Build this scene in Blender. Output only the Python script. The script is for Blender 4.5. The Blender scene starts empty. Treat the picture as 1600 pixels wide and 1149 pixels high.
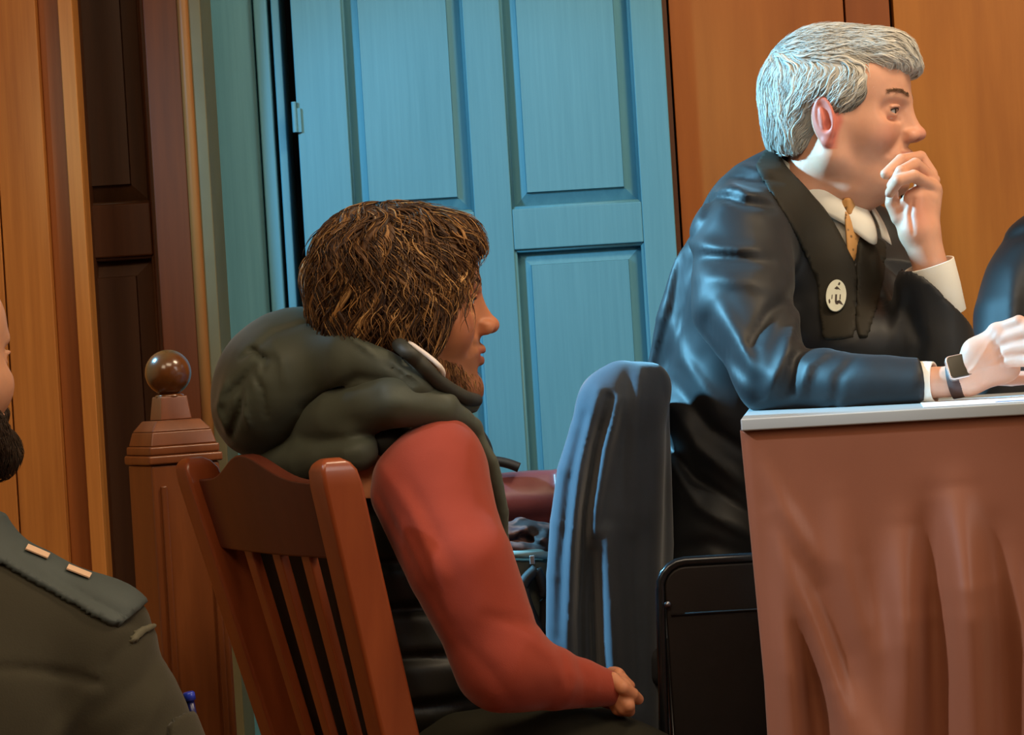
import bpy, math, random
import numpy as np
from mathutils import Vector, Matrix
random.seed(7); RNG = np.random.default_rng(11)
SC = bpy.context.scene
COL = SC.collection
PI = math.pi
# ------------------------------------------------------------------ camera frame
FPX = 3600.0; CAMZ = 1.07; ROLL = math.radians(3.5)
CR = np.array([math.cos(ROLL), 0, -math.sin(ROLL)]); CU = np.array([math.sin(ROLL), 0, math.cos(ROLL)]); CF = np.array([0, 1.0, 0])
C0 = np.array([0, 0, CAMZ])
def P(px, py, d):
    return C0 + CR * ((px - 800) / FPX * d) + CU * ((574.5 - py) / FPX * d) + CF * d
def proj(v):
    q = v - C0; d = q @ CF
    return 800 + FPX * (q @ CR) / d, 574.5 - FPX * (q @ CU) / d, d
def R(rpx, d): return rpx / FPX * d
def XW(px, d):            # world x of a vertical seen at px on the middle row
    return P(px, 574.5, d)[0]
def ZW(px, py, d): return P(px, py, d)[2]
def lin(r, g=None, b=None):
    if g is None: r, g, b = r
    f = lambda c: (c / 255 / 12.92) if c / 255 <= .04045 else ((c / 255 + .055) / 1.055) ** 2.4
    return (f(r), f(g), f(b), 1)
# ------------------------------------------------------------------ materials
def new_mat(name):
    m = bpy.data.materials.new(name); m.use_nodes = True
    nt = m.node_tree; b = nt.nodes['Principled BSDF']
    return m, nt, b
def noise_node(nt, scale, detail=3, mapscale=(1, 1, 1), rough=.5):
    tc = nt.nodes.new('ShaderNodeTexCoord'); mp = nt.nodes.new('ShaderNodeMapping'); n = nt.nodes.new('ShaderNodeTexNoise')
    mp.inputs['Scale'].default_value = mapscale
    nt.links.new(tc.outputs['Object'], mp.inputs[0]); nt.links.new(mp.outputs[0], n.inputs['Vector'])
    n.inputs['Scale'].default_value = scale; n.inputs['Detail'].default_value = detail; n.inputs['Roughness'].default_value = rough
    return n
def ramp(nt, src, stops):
    r = nt.nodes.new('ShaderNodeValToRGB'); e = r.color_ramp.elements
    while len(e) < len(stops): e.new(.5)
    for i, (p, c) in enumerate(stops): e[i].position = p; e[i].color = c
    nt.links.new(src, r.inputs[0]); return r
def bump(nt, b, src, strength, dist=.002):
    n = nt.nodes.new('ShaderNodeBump'); n.inputs['Strength'].default_value = strength; n.inputs['Distance'].default_value = dist
    nt.links.new(src, n.inputs['Height']); nt.links.new(n.outputs[0], b.inputs['Normal'])
def plain(name, col, rough=.5, var=.12, vs=8, bmp=0, bs=200, metal=0, spec=.5, sheen=0, coat=0, aniso=None):
    m, nt, b = new_mat(name)
    n = noise_node(nt, vs, 4)
    lo = tuple(c * (1 - var) for c in col[:3]) + (1,); hi = tuple(min(1, c * (1 + var)) for c in col[:3]) + (1,)
    r = ramp(nt, n.outputs['Fac'], [(.3, lo), (.7, hi)]); nt.links.new(r.outputs[0], b.inputs['Base Color'])
    b.inputs['Roughness'].default_value = rough; b.inputs['Metallic'].default_value = metal
    b.inputs['Specular IOR Level'].default_value = spec
    if sheen: b.inputs['Sheen Weight'].default_value = sheen; b.inputs['Sheen Roughness'].default_value = .4
    if coat: b.inputs['Coat Weight'].default_value = coat; b.inputs['Coat Roughness'].default_value = .15
    if bmp: bump(nt, b, noise_node(nt, bs, 2).outputs['Fac'], bmp, .001)
    return m
def wood(name, c1, c2, rough=.4, grain=(26, 26, 1.3), coat=.0, spec=.4, c3=None, bmp=.12):
    m, nt, b = new_mat(name)
    n = noise_node(nt, 1.6, 5, grain, .6)
    n2 = noise_node(nt, 1.0, 2, (5, 5, .8))
    mx = nt.nodes.new('ShaderNodeMix'); mx.data_type = 'FLOAT'; mx.inputs[0].default_value = .45
    nt.links.new(n.outputs['Fac'], mx.inputs[2]); nt.links.new(n2.outputs['Fac'], mx.inputs[3])
    st = [(.32, c1), (.66, c2)] if c3 is None else [(.3, c1), (.5, c3), (.68, c2)]
    r = ramp(nt, mx.outputs[0], st); nt.links.new(r.outputs[0], b.inputs['Base Color'])
    b.inputs['Roughness'].default_value = rough; b.inputs['Specular IOR Level'].default_value = spec
    if coat: b.inputs['Coat Weight'].default_value = coat; b.inputs['Coat Roughness'].default_value = .2
    bump(nt, b, n.outputs['Fac'], bmp, .001)
    return m
def attr_mat(name, rough=.5, sss=0, spec=.4, var=.08, vs=60, bmp=0, bs=300, sheen=0):
    m, nt, b = new_mat(name)
    a = nt.nodes.new('ShaderNodeAttribute'); a.attribute_name = 'Col'
    n = noise_node(nt, vs, 3)
    r = ramp(nt, n.outputs['Fac'], [(.3, (1 - var,) * 3 + (1,)), (.7, (1 + var,) * 3 + (1,))])
    mx = nt.nodes.new('ShaderNodeMix'); mx.data_type = 'RGBA'; mx.blend_type = 'MULTIPLY'; mx.inputs[0].default_value = 1
    nt.links.new(a.outputs['Color'], mx.inputs[6]); nt.links.new(r.outputs[0], mx.inputs[7])
    nt.links.new(mx.outputs[2], b.inputs['Base Color'])
    b.inputs['Roughness'].default_value = rough; b.inputs['Specular IOR Level'].default_value = spec
    if sss:
        b.inputs['Subsurface Weight'].default_value = sss; b.inputs['Subsurface Scale'].default_value = .006
        b.inputs['Subsurface Radius'].default_value = (1, .35, .2)
    if sheen: b.inputs['Sheen Weight'].default_value = sheen
    if bmp: bump(nt, b, noise_node(nt, bs, 3).outputs['Fac'], bmp, .001)
    return m
# ------------------------------------------------------------------ object helpers
def empty(name, loc, label=None, cat=None, group=None, kind=None, rz=0):
    o = bpy.data.objects.new(name, None); COL.objects.link(o); o.location = Vector([float(c) for c in loc]); o.rotation_euler = (0, 0, rz)
    o.empty_display_size = .05
    return tag(o, label, cat, group, kind)
def tag(o, label=None, cat=None, group=None, kind=None):
    if label: o['label'] = label
    if cat: o['category'] = cat
    if group: o['group'] = group
    if kind: o['kind'] = kind
    return o
def worldmat(p):
    m = Matrix.Identity(4)
    while p is not None:
        m = Matrix.LocRotScale(p.location, p.rotation_euler, p.scale) @ m; p = p.parent
    return m
def mesh_obj(name, V, F, mat, parent=None, smooth=True, cols=None, local=False):
    V = np.asarray(V, dtype=np.float64)
    if parent is not None and not local:
        M = np.array(worldmat(parent).inverted()); V = V @ M[:3, :3].T + M[:3, 3]
    me = bpy.data.meshes.new(name)
    if isinstance(F, np.ndarray) and F.ndim == 2:
        nv, nf, k = len(V), len(F), F.shape[1]
        me.vertices.add(nv); me.vertices.foreach_set('co', V.astype(np.float32).ravel())
        me.loops.add(nf * k); me.loops.foreach_set('vertex_index', F.astype(np.int32).ravel())
        me.polygons.add(nf); me.polygons.foreach_set('loop_start', np.arange(0, nf * k, k, dtype=np.int32))
        me.update(calc_edges=True); me.validate()
    else:
        me.from_pydata([tuple(v) for v in V], [], [tuple(int(i) for i in f) for f in F]); me.update()
    if cols is not None:
        a = me.color_attributes.new('Col', 'FLOAT_COLOR', 'POINT')
        cc = np.ones((len(V), 4), np.float32); cc[:, :3] = cols; a.data.foreach_set('color', cc.ravel())
    if smooth: me.polygons.foreach_set('use_smooth', np.ones(len(me.polygons), bool))
    me.materials.append(mat)
    o = bpy.data.objects.new(name, me); COL.objects.link(o)
    if parent is not None: o.parent = parent
    return o
class MB:
    """collects shapes into one mesh"""
    def __init__(s): s.V = []; s.F = []
    def add(s, V, F):
        n = len(s.V); s.V += [np.asarray(v, float) for v in V]; s.F += [tuple(i + n for i in f) for f in F]; return s
    def box(s, a, b, M=None):
        (x0, y0, z0), (x1, y1, z1) = a, b
        V = [(x0, y0, z0), (x1, y0, z0), (x1, y1, z0), (x0, y1, z0), (x0, y0, z1), (x1, y0, z1), (x1, y1, z1), (x0, y1, z1)]
        if M is not None: V = [M @ Vector(v) for v in V]
        return s.add(V, [(0, 3, 2, 1), (4, 5, 6, 7), (0, 1, 5, 4), (1, 2, 6, 5), (2, 3, 7, 6), (3, 0, 4, 7)])
    def hexa(s, bot, top):
        return s.add(list(bot) + list(top), [(0, 3, 2, 1), (4, 5, 6, 7), (0, 1, 5, 4), (1, 2, 6, 5), (2, 3, 7, 6), (3, 0, 4, 7)])
    def tube(s, pts, rad, n=10, closed=False, flat=1.0, up=(0, 0, 1)):
        V, F = tube(pts, rad, n, closed, flat, up); return s.add(V, F)
    def lathe(s, prof, c, n=32, sq=False, rot=0):
        V = []; k = len(prof)
        for r, z in prof:
            for i in range(n):
                a = 2 * PI * i / n + rot
                V.append((c[0] + r * math.cos(a), c[1] + r * math.sin(a), c[2] + z))
        F = [(j * n + i, j * n + (i + 1) % n, (j + 1) * n + (i + 1) % n, (j + 1) * n + i) for j in range(k - 1) for i in range(n)]
        F += [tuple(range(n))[::-1], tuple((k - 1) * n + i for i in range(n))]
        return s.add(V, F)
    def prism(s, poly, off):
        n = len(poly); off = np.asarray(off, float)
        V = [np.asarray(p, float) for p in poly]; V += [p + off for p in V]
        F = [tuple(range(n))[::-1], tuple(n + i for i in range(n))] + [(i, (i + 1) % n, n + (i + 1) % n, n + i) for i in range(n)]
        return s.add(V, F)
    def build(s, name, mat, parent=None, smooth=False, bevel=0, local=False, seg=2, angle=35):
        o = mesh_obj(name, s.V, s.F, mat, parent, smooth, local=local)
        if bevel:
            m = o.modifiers.new('bevel', 'BEVEL'); m.width = bevel; m.segments = seg; m.limit_method = 'ANGLE'; m.angle_limit = math.radians(angle)
            o.data.polygons.foreach_set('use_smooth', np.ones(len(o.data.polygons), bool))
            w = o.modifiers.new('wn', 'WEIGHTED_NORMAL'); w.keep_sharp = True
        return o
def catmull(pts, k=8, closed=False):
    p = np.asarray(pts, float); n = len(p); out = []
    rng = range(n if closed else n - 1)
    for i in rng:
        if closed: a, b, c, d = p[(i - 1) % n], p[i], p[(i + 1) % n], p[(i + 2) % n]
        else: a, b, c, d = p[max(i - 1, 0)], p[i], p[i + 1], p[min(i + 2, n - 1)]
        for j in range(k):
            t = j / k; out.append(.5 * ((2 * b) + (-a + c) * t + (2 * a - 5 * b + 4 * c - d) * t * t + (-a + 3 * b - 3 * c + d) * t ** 3))
    if not closed: out.append(p[-1])
    return np.array(out)
def tube(pts, rad, n=10, closed=False, flat=1.0, up=(0, 0, 1)):
    pts = np.asarray(pts, float); m = len(pts)
    rad = np.full(m, rad) if np.isscalar(rad) else np.asarray(rad, float)
    if len(rad) != m: rad = np.interp(np.linspace(0, 1, m), np.linspace(0, 1, len(rad)), rad)
    T = np.roll(pts, -1, 0) - np.roll(pts, 1, 0)
    if not closed: T[0] = pts[1] - pts[0]; T[-1] = pts[-1] - pts[-2]
    T /= np.linalg.norm(T, axis=1)[:, None] + 1e-9
    V = []; u = np.asarray(up, float)
    for i in range(m):
        a = np.cross(T[i], u); 
        if np.linalg.norm(a) < 1e-3: a = np.cross(T[i], (0.3, 1, 0.1))
        a /= np.linalg.norm(a); b = np.cross(a, T[i])
        for j in range(n):
            t = 2 * PI * j / n; V.append(pts[i] + rad[i] * (a * math.cos(t) + b * flat * math.sin(t)))
    F = []
    for i in range(m if closed else m - 1):
        i2 = (i + 1) % m
        for j in range(n): F.append((i * n + j, i * n + (j + 1) % n, i2 * n + (j + 1) % n, i2 * n + j))
    if not closed: F += [tuple(range(n))[::-1], tuple((m - 1) * n + j for j in range(n))]
    return V, F
def on_surf(sdf, px, py, lift, t0, t1, eps=.0008):
    """the point of an implicit surface first met on the line of sight of a pixel"""
    dv = P(px, py, 1) - C0; t = t0; q = C0 + dv * t
    while t < t1:
        q = C0 + dv * t; e = sdf.ev(q[None])[0]
        if e < eps: break
        t += max(.0005, e * .6)
    g = sdf.grad(q[None], .003)[0]; return q + g * lift, g
# ------------------------------------------------------------------ implicit surfaces
def fsin(p, f, s=0.0):
    x, y, z = p[..., 0] * f, p[..., 1] * f, p[..., 2] * f
    return (np.sin(x * 1.0 + 1.7 * np.sin(y * .9 + s) + s) + np.sin(y * 1.1 + 1.3 * np.sin(z * 1.2 + 2 * s)) + np.sin(z * .9 + 1.5 * np.sin(x * 1.3 - s) + 3)) / 3
class Cap:
    def __init__(s, a, b, ra, rb=None, sy=1.0):
        s.a = np.asarray(a, float); s.b = np.asarray(b, float); s.ra = ra; s.rb = ra if rb is None else rb
        m = max(s.ra, s.rb); s.lo = np.minimum(s.a, s.b) - m; s.hi = np.maximum(s.a, s.b) + m
    def __call__(s, p):
        ab = s.b - s.a; q = p - s.a; h = np.clip((q @ ab) / (ab @ ab + 1e-12), 0, 1)
        return np.linalg.norm(q - h[..., None] * ab, axis=-1) - (s.ra + (s.rb - s.ra) * h)
class Chain:
    def __init__(s, pts, rs):
        s.c = [Cap(pts[i], pts[i + 1], rs[i], rs[i + 1]) for i in range(len(pts) - 1)]
        s.lo = np.min([c.lo for c in s.c], 0); s.hi = np.max([c.hi for c in s.c], 0)
    def __call__(s, p):
        d = s.c[0](p)
        for c in s.c[1:]:
            e = c(p); k = .0015; h = np.clip(.5 + .5 * (d - e) / k, 0, 1); d = d * (1 - h) + e * h - k * h * (1 - h)
        return d
class Ell:
    def __init__(s, c, r, rot=None):
        s.c = np.asarray(c, float); s.r = np.asarray(r, float); s.M = None if rot is None else np.asarray(rot, float)   # rows = local axes
        m = max(r) if rot is not None else s.r
        s.lo = s.c - m; s.hi = s.c + m
    def __call__(s, p):
        q = p - s.c
        if s.M is not None: q = q @ s.M.T
        k0 = np.linalg.norm(q / s.r, axis=-1); k1 = np.linalg.norm(q / s.r ** 2, axis=-1) + 1e-9
        return k0 * (k0 - 1) / k1
class Box:
    def __init__(s, c, h, rot=None, rnd=0):
        s.c = np.asarray(c, float); s.h = np.asarray(h, float) - rnd; s.rnd = rnd; s.M = None if rot is None else np.asarray(rot, float)
        m = np.linalg.norm(h) if rot is not None else np.asarray(h, float)
        s.lo = s.c - m; s.hi = s.c + m
    def __call__(s, p):
        q = p - s.c
        if s.M is not None: q = q @ s.M.T
        q = np.abs(q) - s.h
        return np.linalg.norm(np.maximum(q, 0), axis=-1) + np.minimum(q.max(-1), 0) - s.rnd
class Wedge:        # intersection of half spaces with a bounding box
    def __init__(s, planes, lo, hi):
        s.pl = [(np.asarray(n, float) / np.linalg.norm(n), np.asarray(o, float)) for n, o in planes]; s.lo = np.asarray(lo, float); s.hi = np.asarray(hi, float)
    def __call__(s, p):
        d = None
        for n, o in s.pl:
            e = (p - o) @ n; d = e if d is None else np.maximum(d, e)
        return d
class Sdf:
    def __init__(s): s.ops = []
    def add(s, pr, k=.01): s.ops.append(('u', pr, k)); return s
    def sub(s, pr, k=.005): s.ops.append(('s', pr, k)); return s
    def chain(s, pts, rs, k=.01):
        s.add(Chain(pts, rs), k); return s
    def fold(s, pts, w, A, ys=.04):       # A > 0 raises a ridge, A < 0 cuts a valley
        pts = [np.asarray(p, float) for p in pts]; s.ops.append(('f', (pts, w, A, ys), 0)); return s
    def disp(s, fn): s.ops.append(('d', fn, 0)); return s
    @staticmethod
    def comb(m, D, e, k):
        if m == 'u':
            h = np.clip(.5 + .5 * (D - e) / k, 0, 1); return D * (1 - h) + e * h - k * h * (1 - h)
        h = np.clip(.5 - .5 * (D + e) / k, 0, 1); return D * (1 - h) - e * h + k * h * (1 - h)
    @staticmethod
    def foldval(pr, p):
        pts, w, A, ys = pr; sc = np.array([1, ys, 1]); best = None; n = len(pts) - 1; q0 = p * sc
        for i in range(n):
            a, b = pts[i] * sc, pts[i + 1] * sc; ab = b - a; q = q0 - a
            t = np.clip((q @ ab) / (ab @ ab + 1e-12), 0, 1)
            dd = np.linalg.norm(q - t[..., None] * ab, axis=-1); u = (i + t) / n
            v = np.exp(-(dd / w) ** 2) * np.sin(PI * np.clip(.08 + .84 * u, 0, 1)) ** .6
            best = v if best is None else np.maximum(best, v)
        return -A * best
    def ev(s, p):
        D = np.full(p.shape[:-1], 1.0)
        for m, pr, k in s.ops:
            if m in 'us': D = s.comb(m, D, pr(p), k)
            elif m == 'f': D = D + s.foldval(pr, p)
            else: D = D + pr(p)
        return D
    def grad(s, p, e=.001):
        g = np.stack([s.ev(p + np.eye(3)[i] * e) - s.ev(p - np.eye(3)[i] * e) for i in range(3)], -1)
        return g / (np.linalg.norm(g, axis=-1, keepdims=True) + 1e-9)
    def mesh(s, h, lo=None, hi=None, pad=.02):
        if lo is None:
            us = [pr for m, pr, k in s.ops if m == 'u']
            lo = np.min([u.lo for u in us], 0) - pad; hi = np.max([u.hi for u in us], 0) + pad
        lo = np.asarray(lo, float); hi = np.asarray(hi, float)
        n = np.ceil((hi - lo) / h).astype(int) + 1
        ax = [lo[i] + h * np.arange(n[i]) for i in range(3)]
        D = np.full(n, 1.0, np.float32)
        def win(a, b):
            i0 = np.clip(np.floor((a - lo) / h).astype(int), 0, n - 1); i1 = np.clip(np.ceil((b - lo) / h).astype(int) + 1, 1, n)
            if np.any(i1 <= i0): return None, None
            sl = tuple(slice(i0[i], i1[i]) for i in range(3))
            g = np.stack(np.meshgrid(*[ax[i][sl[i]] for i in range(3)], indexing='ij'), -1)
            return sl, g
        for m, pr, k in s.ops:
            if m in 'us':
                q = k + 3.5 * h; sl, g = win(pr.lo - q, pr.hi + q)
                if sl is None: continue
                D[sl] = s.comb(m, D[sl], pr(g), k)
            elif m == 'f':
                pts, w, A, ys = pr; a = np.min(pts, 0); b = np.max(pts, 0); q = np.array([2.2 * w, .22, 2.2 * w])
                sl, g = win(a - q, b + q)
                if sl is None: continue
                msk = np.abs(D[sl]) < .06; sub = D[sl]; sub[msk] += s.foldval(pr, g[msk]).astype(np.float32); D[sl] = sub
            else:
                idx = np.nonzero(np.abs(D) < .03)
                pp = np.stack([ax[i][idx[i]] for i in range(3)], -1); D[idx] += pr(pp).astype(np.float32)
        for i in range(3):
            sl = [slice(None)] * 3; sl[i] = 0; D[tuple(sl)] = np.maximum(D[tuple(sl)], .5); sl[i] = -1; D[tuple(sl)] = np.maximum(D[tuple(sl)], .5)
        return nets(D, lo, h)
def nets(D, lo, h):
    ins = D < 0
    c = [(i, j, k) for i in (0, 1) for j in (0, 1) for k in (0, 1)]
    sh = np.array(D.shape) - 1
    cnt = np.zeros(sh, np.int8)
    for i, j, k in c: cnt += ins[i:i + sh[0], j:j + sh[1], k:k + sh[2]]
    I = np.array(np.nonzero((cnt > 0) & (cnt < 8))).T
    ids = np.full(sh, -1, np.int64); ids[tuple(I.T)] = np.arange(len(I))
    acc = np.zeros((len(I), 3)); num = np.zeros(len(I))
    for a in range(3):
        o1, o2 = [x for x in range(3) if x != a]
        for u in (0, 1):
            for v in (0, 1):
                A = I.copy(); A[:, o1] += u; A[:, o2] += v; B = A.copy(); B[:, a] += 1
                da = D[tuple(A.T)]; db = D[tuple(B.T)]; m = (da < 0) != (db < 0)
                t = np.zeros(len(I)); t[m] = da[m] / (da[m] - db[m])
                p = A - I + 0.0; p[:, a] += t
                acc[m] += p[m]; num[m] += 1
    V = lo + (I + acc / num[:, None]) * h
    Fs = []
    for a in range(3):
        o1, o2 = [(1, 2), (2, 0), (0, 1)][a]
        sl0 = [slice(1, -1)] * 3; sl0[a] = slice(0, -1); sl1 = list(sl0); sl1[a] = slice(1, None)
        A = ins[tuple(sl0)]; B = ins[tuple(sl1)]
        E = np.array(np.nonzero(A != B)).T; off = np.array([1, 1, 1]); off[a] = 0; E = E + off
        if not len(E): continue
        s = ins[tuple(E.T)]
        def cid(du, dv):
            q = E.copy(); q[:, o1] -= du; q[:, o2] -= dv; return ids[tuple(q.T)]
        q = np.stack([cid(1, 1), cid(0, 1), cid(0, 0), cid(1, 0)], 1)
        q[~s] = q[~s][:, ::-1]; Fs.append(q)
    F = np.concatenate(Fs); F = F[(F >= 0).all(1)]
    return V, F
def vnormals(V, F):
    N = np.zeros_like(V); a = V[F[:, 2]] - V[F[:, 0]]; b = V[F[:, 3]] - V[F[:, 1]]; n = np.cross(a, b)
    for i in range(4): np.add.at(N, F[:, i], n)
    return N / (np.linalg.norm(N, axis=1)[:, None] + 1e-12)
def inpoly(x, y, poly):
    r = np.zeros(x.shape, bool); n = len(poly)
    for i in range(n):
        x1, y1 = poly[i]; x2, y2 = poly[(i + 1) % n]
        if y1 == y2: continue
        c = ((y1 > y) != (y2 > y)) & (x < (x2 - x1) * (y - y1) / (y2 - y1) + x1); r ^= c
    return r
def patch(name, V, F, poly, th, mat, parent, dlim=(0, 99), front=True, extra=None):
    """a piece of cloth lying on the surface V,F: faces whose centre falls inside the outline, given real thickness"""
    N = vnormals(V, F); cen = V[F].mean(1); q = cen - C0; d = q @ CF
    x = 800 + FPX * (q @ CR) / d; y = 574.5 - FPX * (q @ CU) / d
    fn = N[F].mean(1); m = inpoly(x, y, poly) & (d > dlim[0]) & (d < dlim[1])
    if front: m &= (np.einsum('ij,ij->i', fn, q) < 0)
    if extra is not None: m &= extra(cen)
    f = F[m]
    if not len(f): print('EMPTY PATCH', name); return None
    u, inv = np.unique(f, return_inverse=True); f2 = inv.reshape(f.shape)
    # smooth the cut outline a little
    Vt = V[u] + N[u] * th; Vb = V[u] - N[u] * .002; n = len(u)
    E = np.concatenate([f2[:, [i, (i + 1) % 4]] for i in range(4)]); key = np.sort(E, 1); _, ii, cc = np.unique(key, axis=0, return_index=True, return_counts=True)
    be = E[ii[cc == 1]]
    nb = np.zeros((n, 3)); k = np.zeros(n)
    for a, b in ((0, 1), (1, 0)): np.add.at(nb, be[:, a], Vt[be[:, b]]); np.add.at(k, be[:, a], 1)
    w = k > 0; Vn = Vt.copy()
    for _ in range(14):
        nb[:] = 0
        for a, b in ((0, 1), (1, 0)): np.add.at(nb, be[:, a], Vn[be[:, b]])
        Vn[w] = .5 * Vn[w] + .5 * nb[w] / k[w][:, None]
    Vt = Vn
    VV = np.concatenate([Vt, Vb]); FF = np.concatenate([f2, f2[:, ::-1] + n, np.stack([be[:, 1], be[:, 0], be[:, 0] + n, be[:, 1] + n], 1)])
    return mesh_obj(name, VV, FF, mat, parent)
def strands(sdf, roots, flow, steps, step, rad, lift, rs, wav=0.0, wf=60, nside=4, flat=1.0, tip=.15, clump=None):
    """hair locks that run along the surface of sdf; returns V, F, strand index per vertex, t per vertex"""
    p = roots.copy(); N = len(p); path = []
    ph = rs.random(N) * 7 if clump is None else clump[1] * fsin(roots, clump[0], .5) + clump[2] * rs.random(N)
    for i in range(steps + 1):
        g = sdf.grad(p); d = sdf.ev(p); L = lift(p, i / steps, ph)
        p = p - (d - L)[:, None] * g * (1.0 if i else 1.0)
        path.append(p.copy())
        f = flow(p, i / steps, ph); f = f - (np.einsum('ij,ij->i', f, g))[:, None] * g
        f /= np.linalg.norm(f, axis=1)[:, None] + 1e-9
        if wav:
            sdir = np.cross(g, f); f = f + wav * np.sin(i * wf / steps + ph)[:, None] * sdir; f /= np.linalg.norm(f, axis=1)[:, None] + 1e-9
        p = p + f * (step if np.isscalar(step) else step[:, None])
    A = np.stack(path, 1)                                       # N, S, 3
    T = np.gradient(A, axis=1); T /= np.linalg.norm(T, axis=2, keepdims=True) + 1e-9
    G = sdf.grad(A.reshape(-1, 3)).reshape(A.shape); B = np.cross(T, G); B /= np.linalg.norm(B, axis=2, keepdims=True) + 1e-9; G = np.cross(B, T)
    t = np.linspace(0, 1, steps + 1); prof = np.minimum(1, .5 + 3 * t) * (1 - (1 - tip) * t ** 2)
    rr = (rad if np.ndim(rad) else np.full(N, rad))[:, None] * prof[None]
    ang = 2 * PI * np.arange(nside) / nside
    V = A[:, :, None] + rr[:, :, None, None] * (B[:, :, None] * np.cos(ang)[None, None, :, None] + flat * G[:, :, None] * np.sin(ang)[None, None, :, None])
    S = steps + 1
    base = (np.arange(N) * S * nside)[:, None, None] + (np.arange(steps) * nside)[None, :, None]
    j = np.arange(nside)[None, None]; j2 = (j + 1) % nside
    F = np.stack([base + j, base + j2, base + nside + j2, base + nside + j], -1).reshape(-1, 4)
    sid = np.repeat(np.arange(N), S * nside); tt = np.tile(np.repeat(t, nside), N)
    return V.reshape(-1, 3), F, sid, tt
# ================================================================== materials
M_OAK = wood('orange_oak', lin(156, 92, 38), lin(204, 134, 64), .45, (30, 30, 1.1), spec=.3)
M_OAK_D = wood('orange_oak_dark', lin(128, 68, 28), lin(160, 92, 40), .45, (30, 30, 1.1), spec=.3)
M_VENEER = wood('veneer_yellow', lin(150, 88, 28), lin(192, 124, 50), .4, (9, 9, .8), spec=.3, bmp=.03)
M_VENEER_R = wood('veneer_red', lin(140, 76, 28), lin(176, 104, 44), .4, (9, 9, .8), spec=.3, bmp=.03)
M_VENEER_D = wood('veneer_brown', lin(124, 64, 24), lin(152, 84, 34), .4, (9, 9, .8), spec=.3, bmp=.03)
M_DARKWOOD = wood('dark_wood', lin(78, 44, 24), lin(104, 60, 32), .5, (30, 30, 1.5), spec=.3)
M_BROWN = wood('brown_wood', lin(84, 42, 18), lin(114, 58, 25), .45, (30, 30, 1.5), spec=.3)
M_EDGE = wood('light_edge_wood', lin(140, 92, 48), lin(176, 120, 66), .45, (30, 30, 1.5), spec=.3)
M_BLUE = wood('blue_paint', lin(86, 146, 164), lin(100, 160, 178), .5, (60, 60, 2.2), spec=.35, bmp=.25)
M_BLACK = plain('black_gap', (.004, .004, .004, 1), .9)
M_FLOOR = wood('floor_wood', lin(92, 60, 36), lin(128, 88, 54), .45, (1.2, 20, 20))
M_PLASTER = plain('plaster', lin(214, 206, 190), .9, .05, 3, .1, 90)
# ================================================================== the setting
def struct(name, mb, mat, parent=None, bevel=0, smooth=False):
    o = mb.build(name, mat, parent, smooth, bevel)
    if parent is None: o['kind'] = 'structure'
    return o
XL, XR, YF, YB, HC = -3.4, 3.2, -2.6, 4.62, 3.3
struct('floor', MB().box((XL - .1, YF - .1, -.1), (XR + .1, YB + .1, 0)), M_FLOOR)
struct('ceiling', MB().box((XL - .1, YF - .1, HC), (XR + .1, YB + .1, HC + .1)), M_PLASTER)
struct('wall_left', MB().box((XL - .1, YF, 0), (XL, YB, HC)), M_PLASTER)
struct('wall_right', MB().box((XR, YF, 0), (XR + .1, YB, HC)), M_PLASTER)
struct('wall_front', MB().box((XL, YF - .1, 0), (XR, YF, HC)), M_PLASTER)
struct('wall_back', MB().box((XL, YB, 0), (XR, YB + .1, HC)), M_PLASTER)
# ---- wall panelling right of the blue door
D = 4.36
wp = empty('wall_panelling', (XW(1340, D), D, 0), kind='structure')
for a, b, m in ((1079, 1352, M_VENEER_R), (1355, 1424, M_VENEER_D), (1430, 1720, M_VENEER), (1724, 2100, M_VENEER_R), (2104, 2900, M_VENEER)):
    MB().box((XW(a, D), D, 0), (XW(b, D), D + .03, HC - .002)).build('board', m, wp, bevel=.0015)
MB().box((XW(1076, D), D + .031, 0), (XW(2900, D), D + .08, HC - .002)).build('backing', M_BLACK, wp)
# ---- blue door: frame mouldings, leaf with raised panels, hinge
DD = 4.30
dr = empty('door_1', (XW(780, DD), DD, 0), kind='structure')
fr = MB()
T = HC - .002
for a, b, d0 in ((350, 427, 4.34), (430, 451, 4.325), (457, 470, 4.33)):
    fr.box((XW(a, 4.33), d0, 0), (XW(b, 4.33), 4.46, T))
fr.build('door_frame', M_BLUE, dr, bevel=.003)
MB().box((XW(340, 4.4), 4.47, 0), (XW(1085, 4.4), 4.5, T)).build('gap_shade_sheet', M_BLACK, dr)  # black sheet standing in for the shade inside the door gaps
MB().box((XW(1070, DD), DD + .035, 0), (XW(1078, DD), DD + .06, T)).build('door_stop', M_DARKWOOD, dr)
xl, xr = XW(488, DD), XW(1069, DD)
c1a, c1b, c2a, c2b = XW(567, DD), XW(756, DD), XW(815, DD), XW(1018, DD)
zu = ZW(801, 327, DD); zl = ZW(801, 391, DD); zb = .42; zt = 2.42; ZT = 2.6
leaf = MB()
for a, b in ((xl, c1a), (c1b, c2a), (c2b, xr)): leaf.box((a, DD, 0.005), (b, DD + .045, ZT))
for a, b in ((c1a, c1b), (c2a, c2b)):
    for z0, z1 in ((0.005, zb), (zl, zu), (zt, ZT)): leaf.box((a, DD + .0005, z0), (b, DD + .045, z1))
leaf.build('door_leaf', M_BLUE, dr, bevel=.0025)
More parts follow.
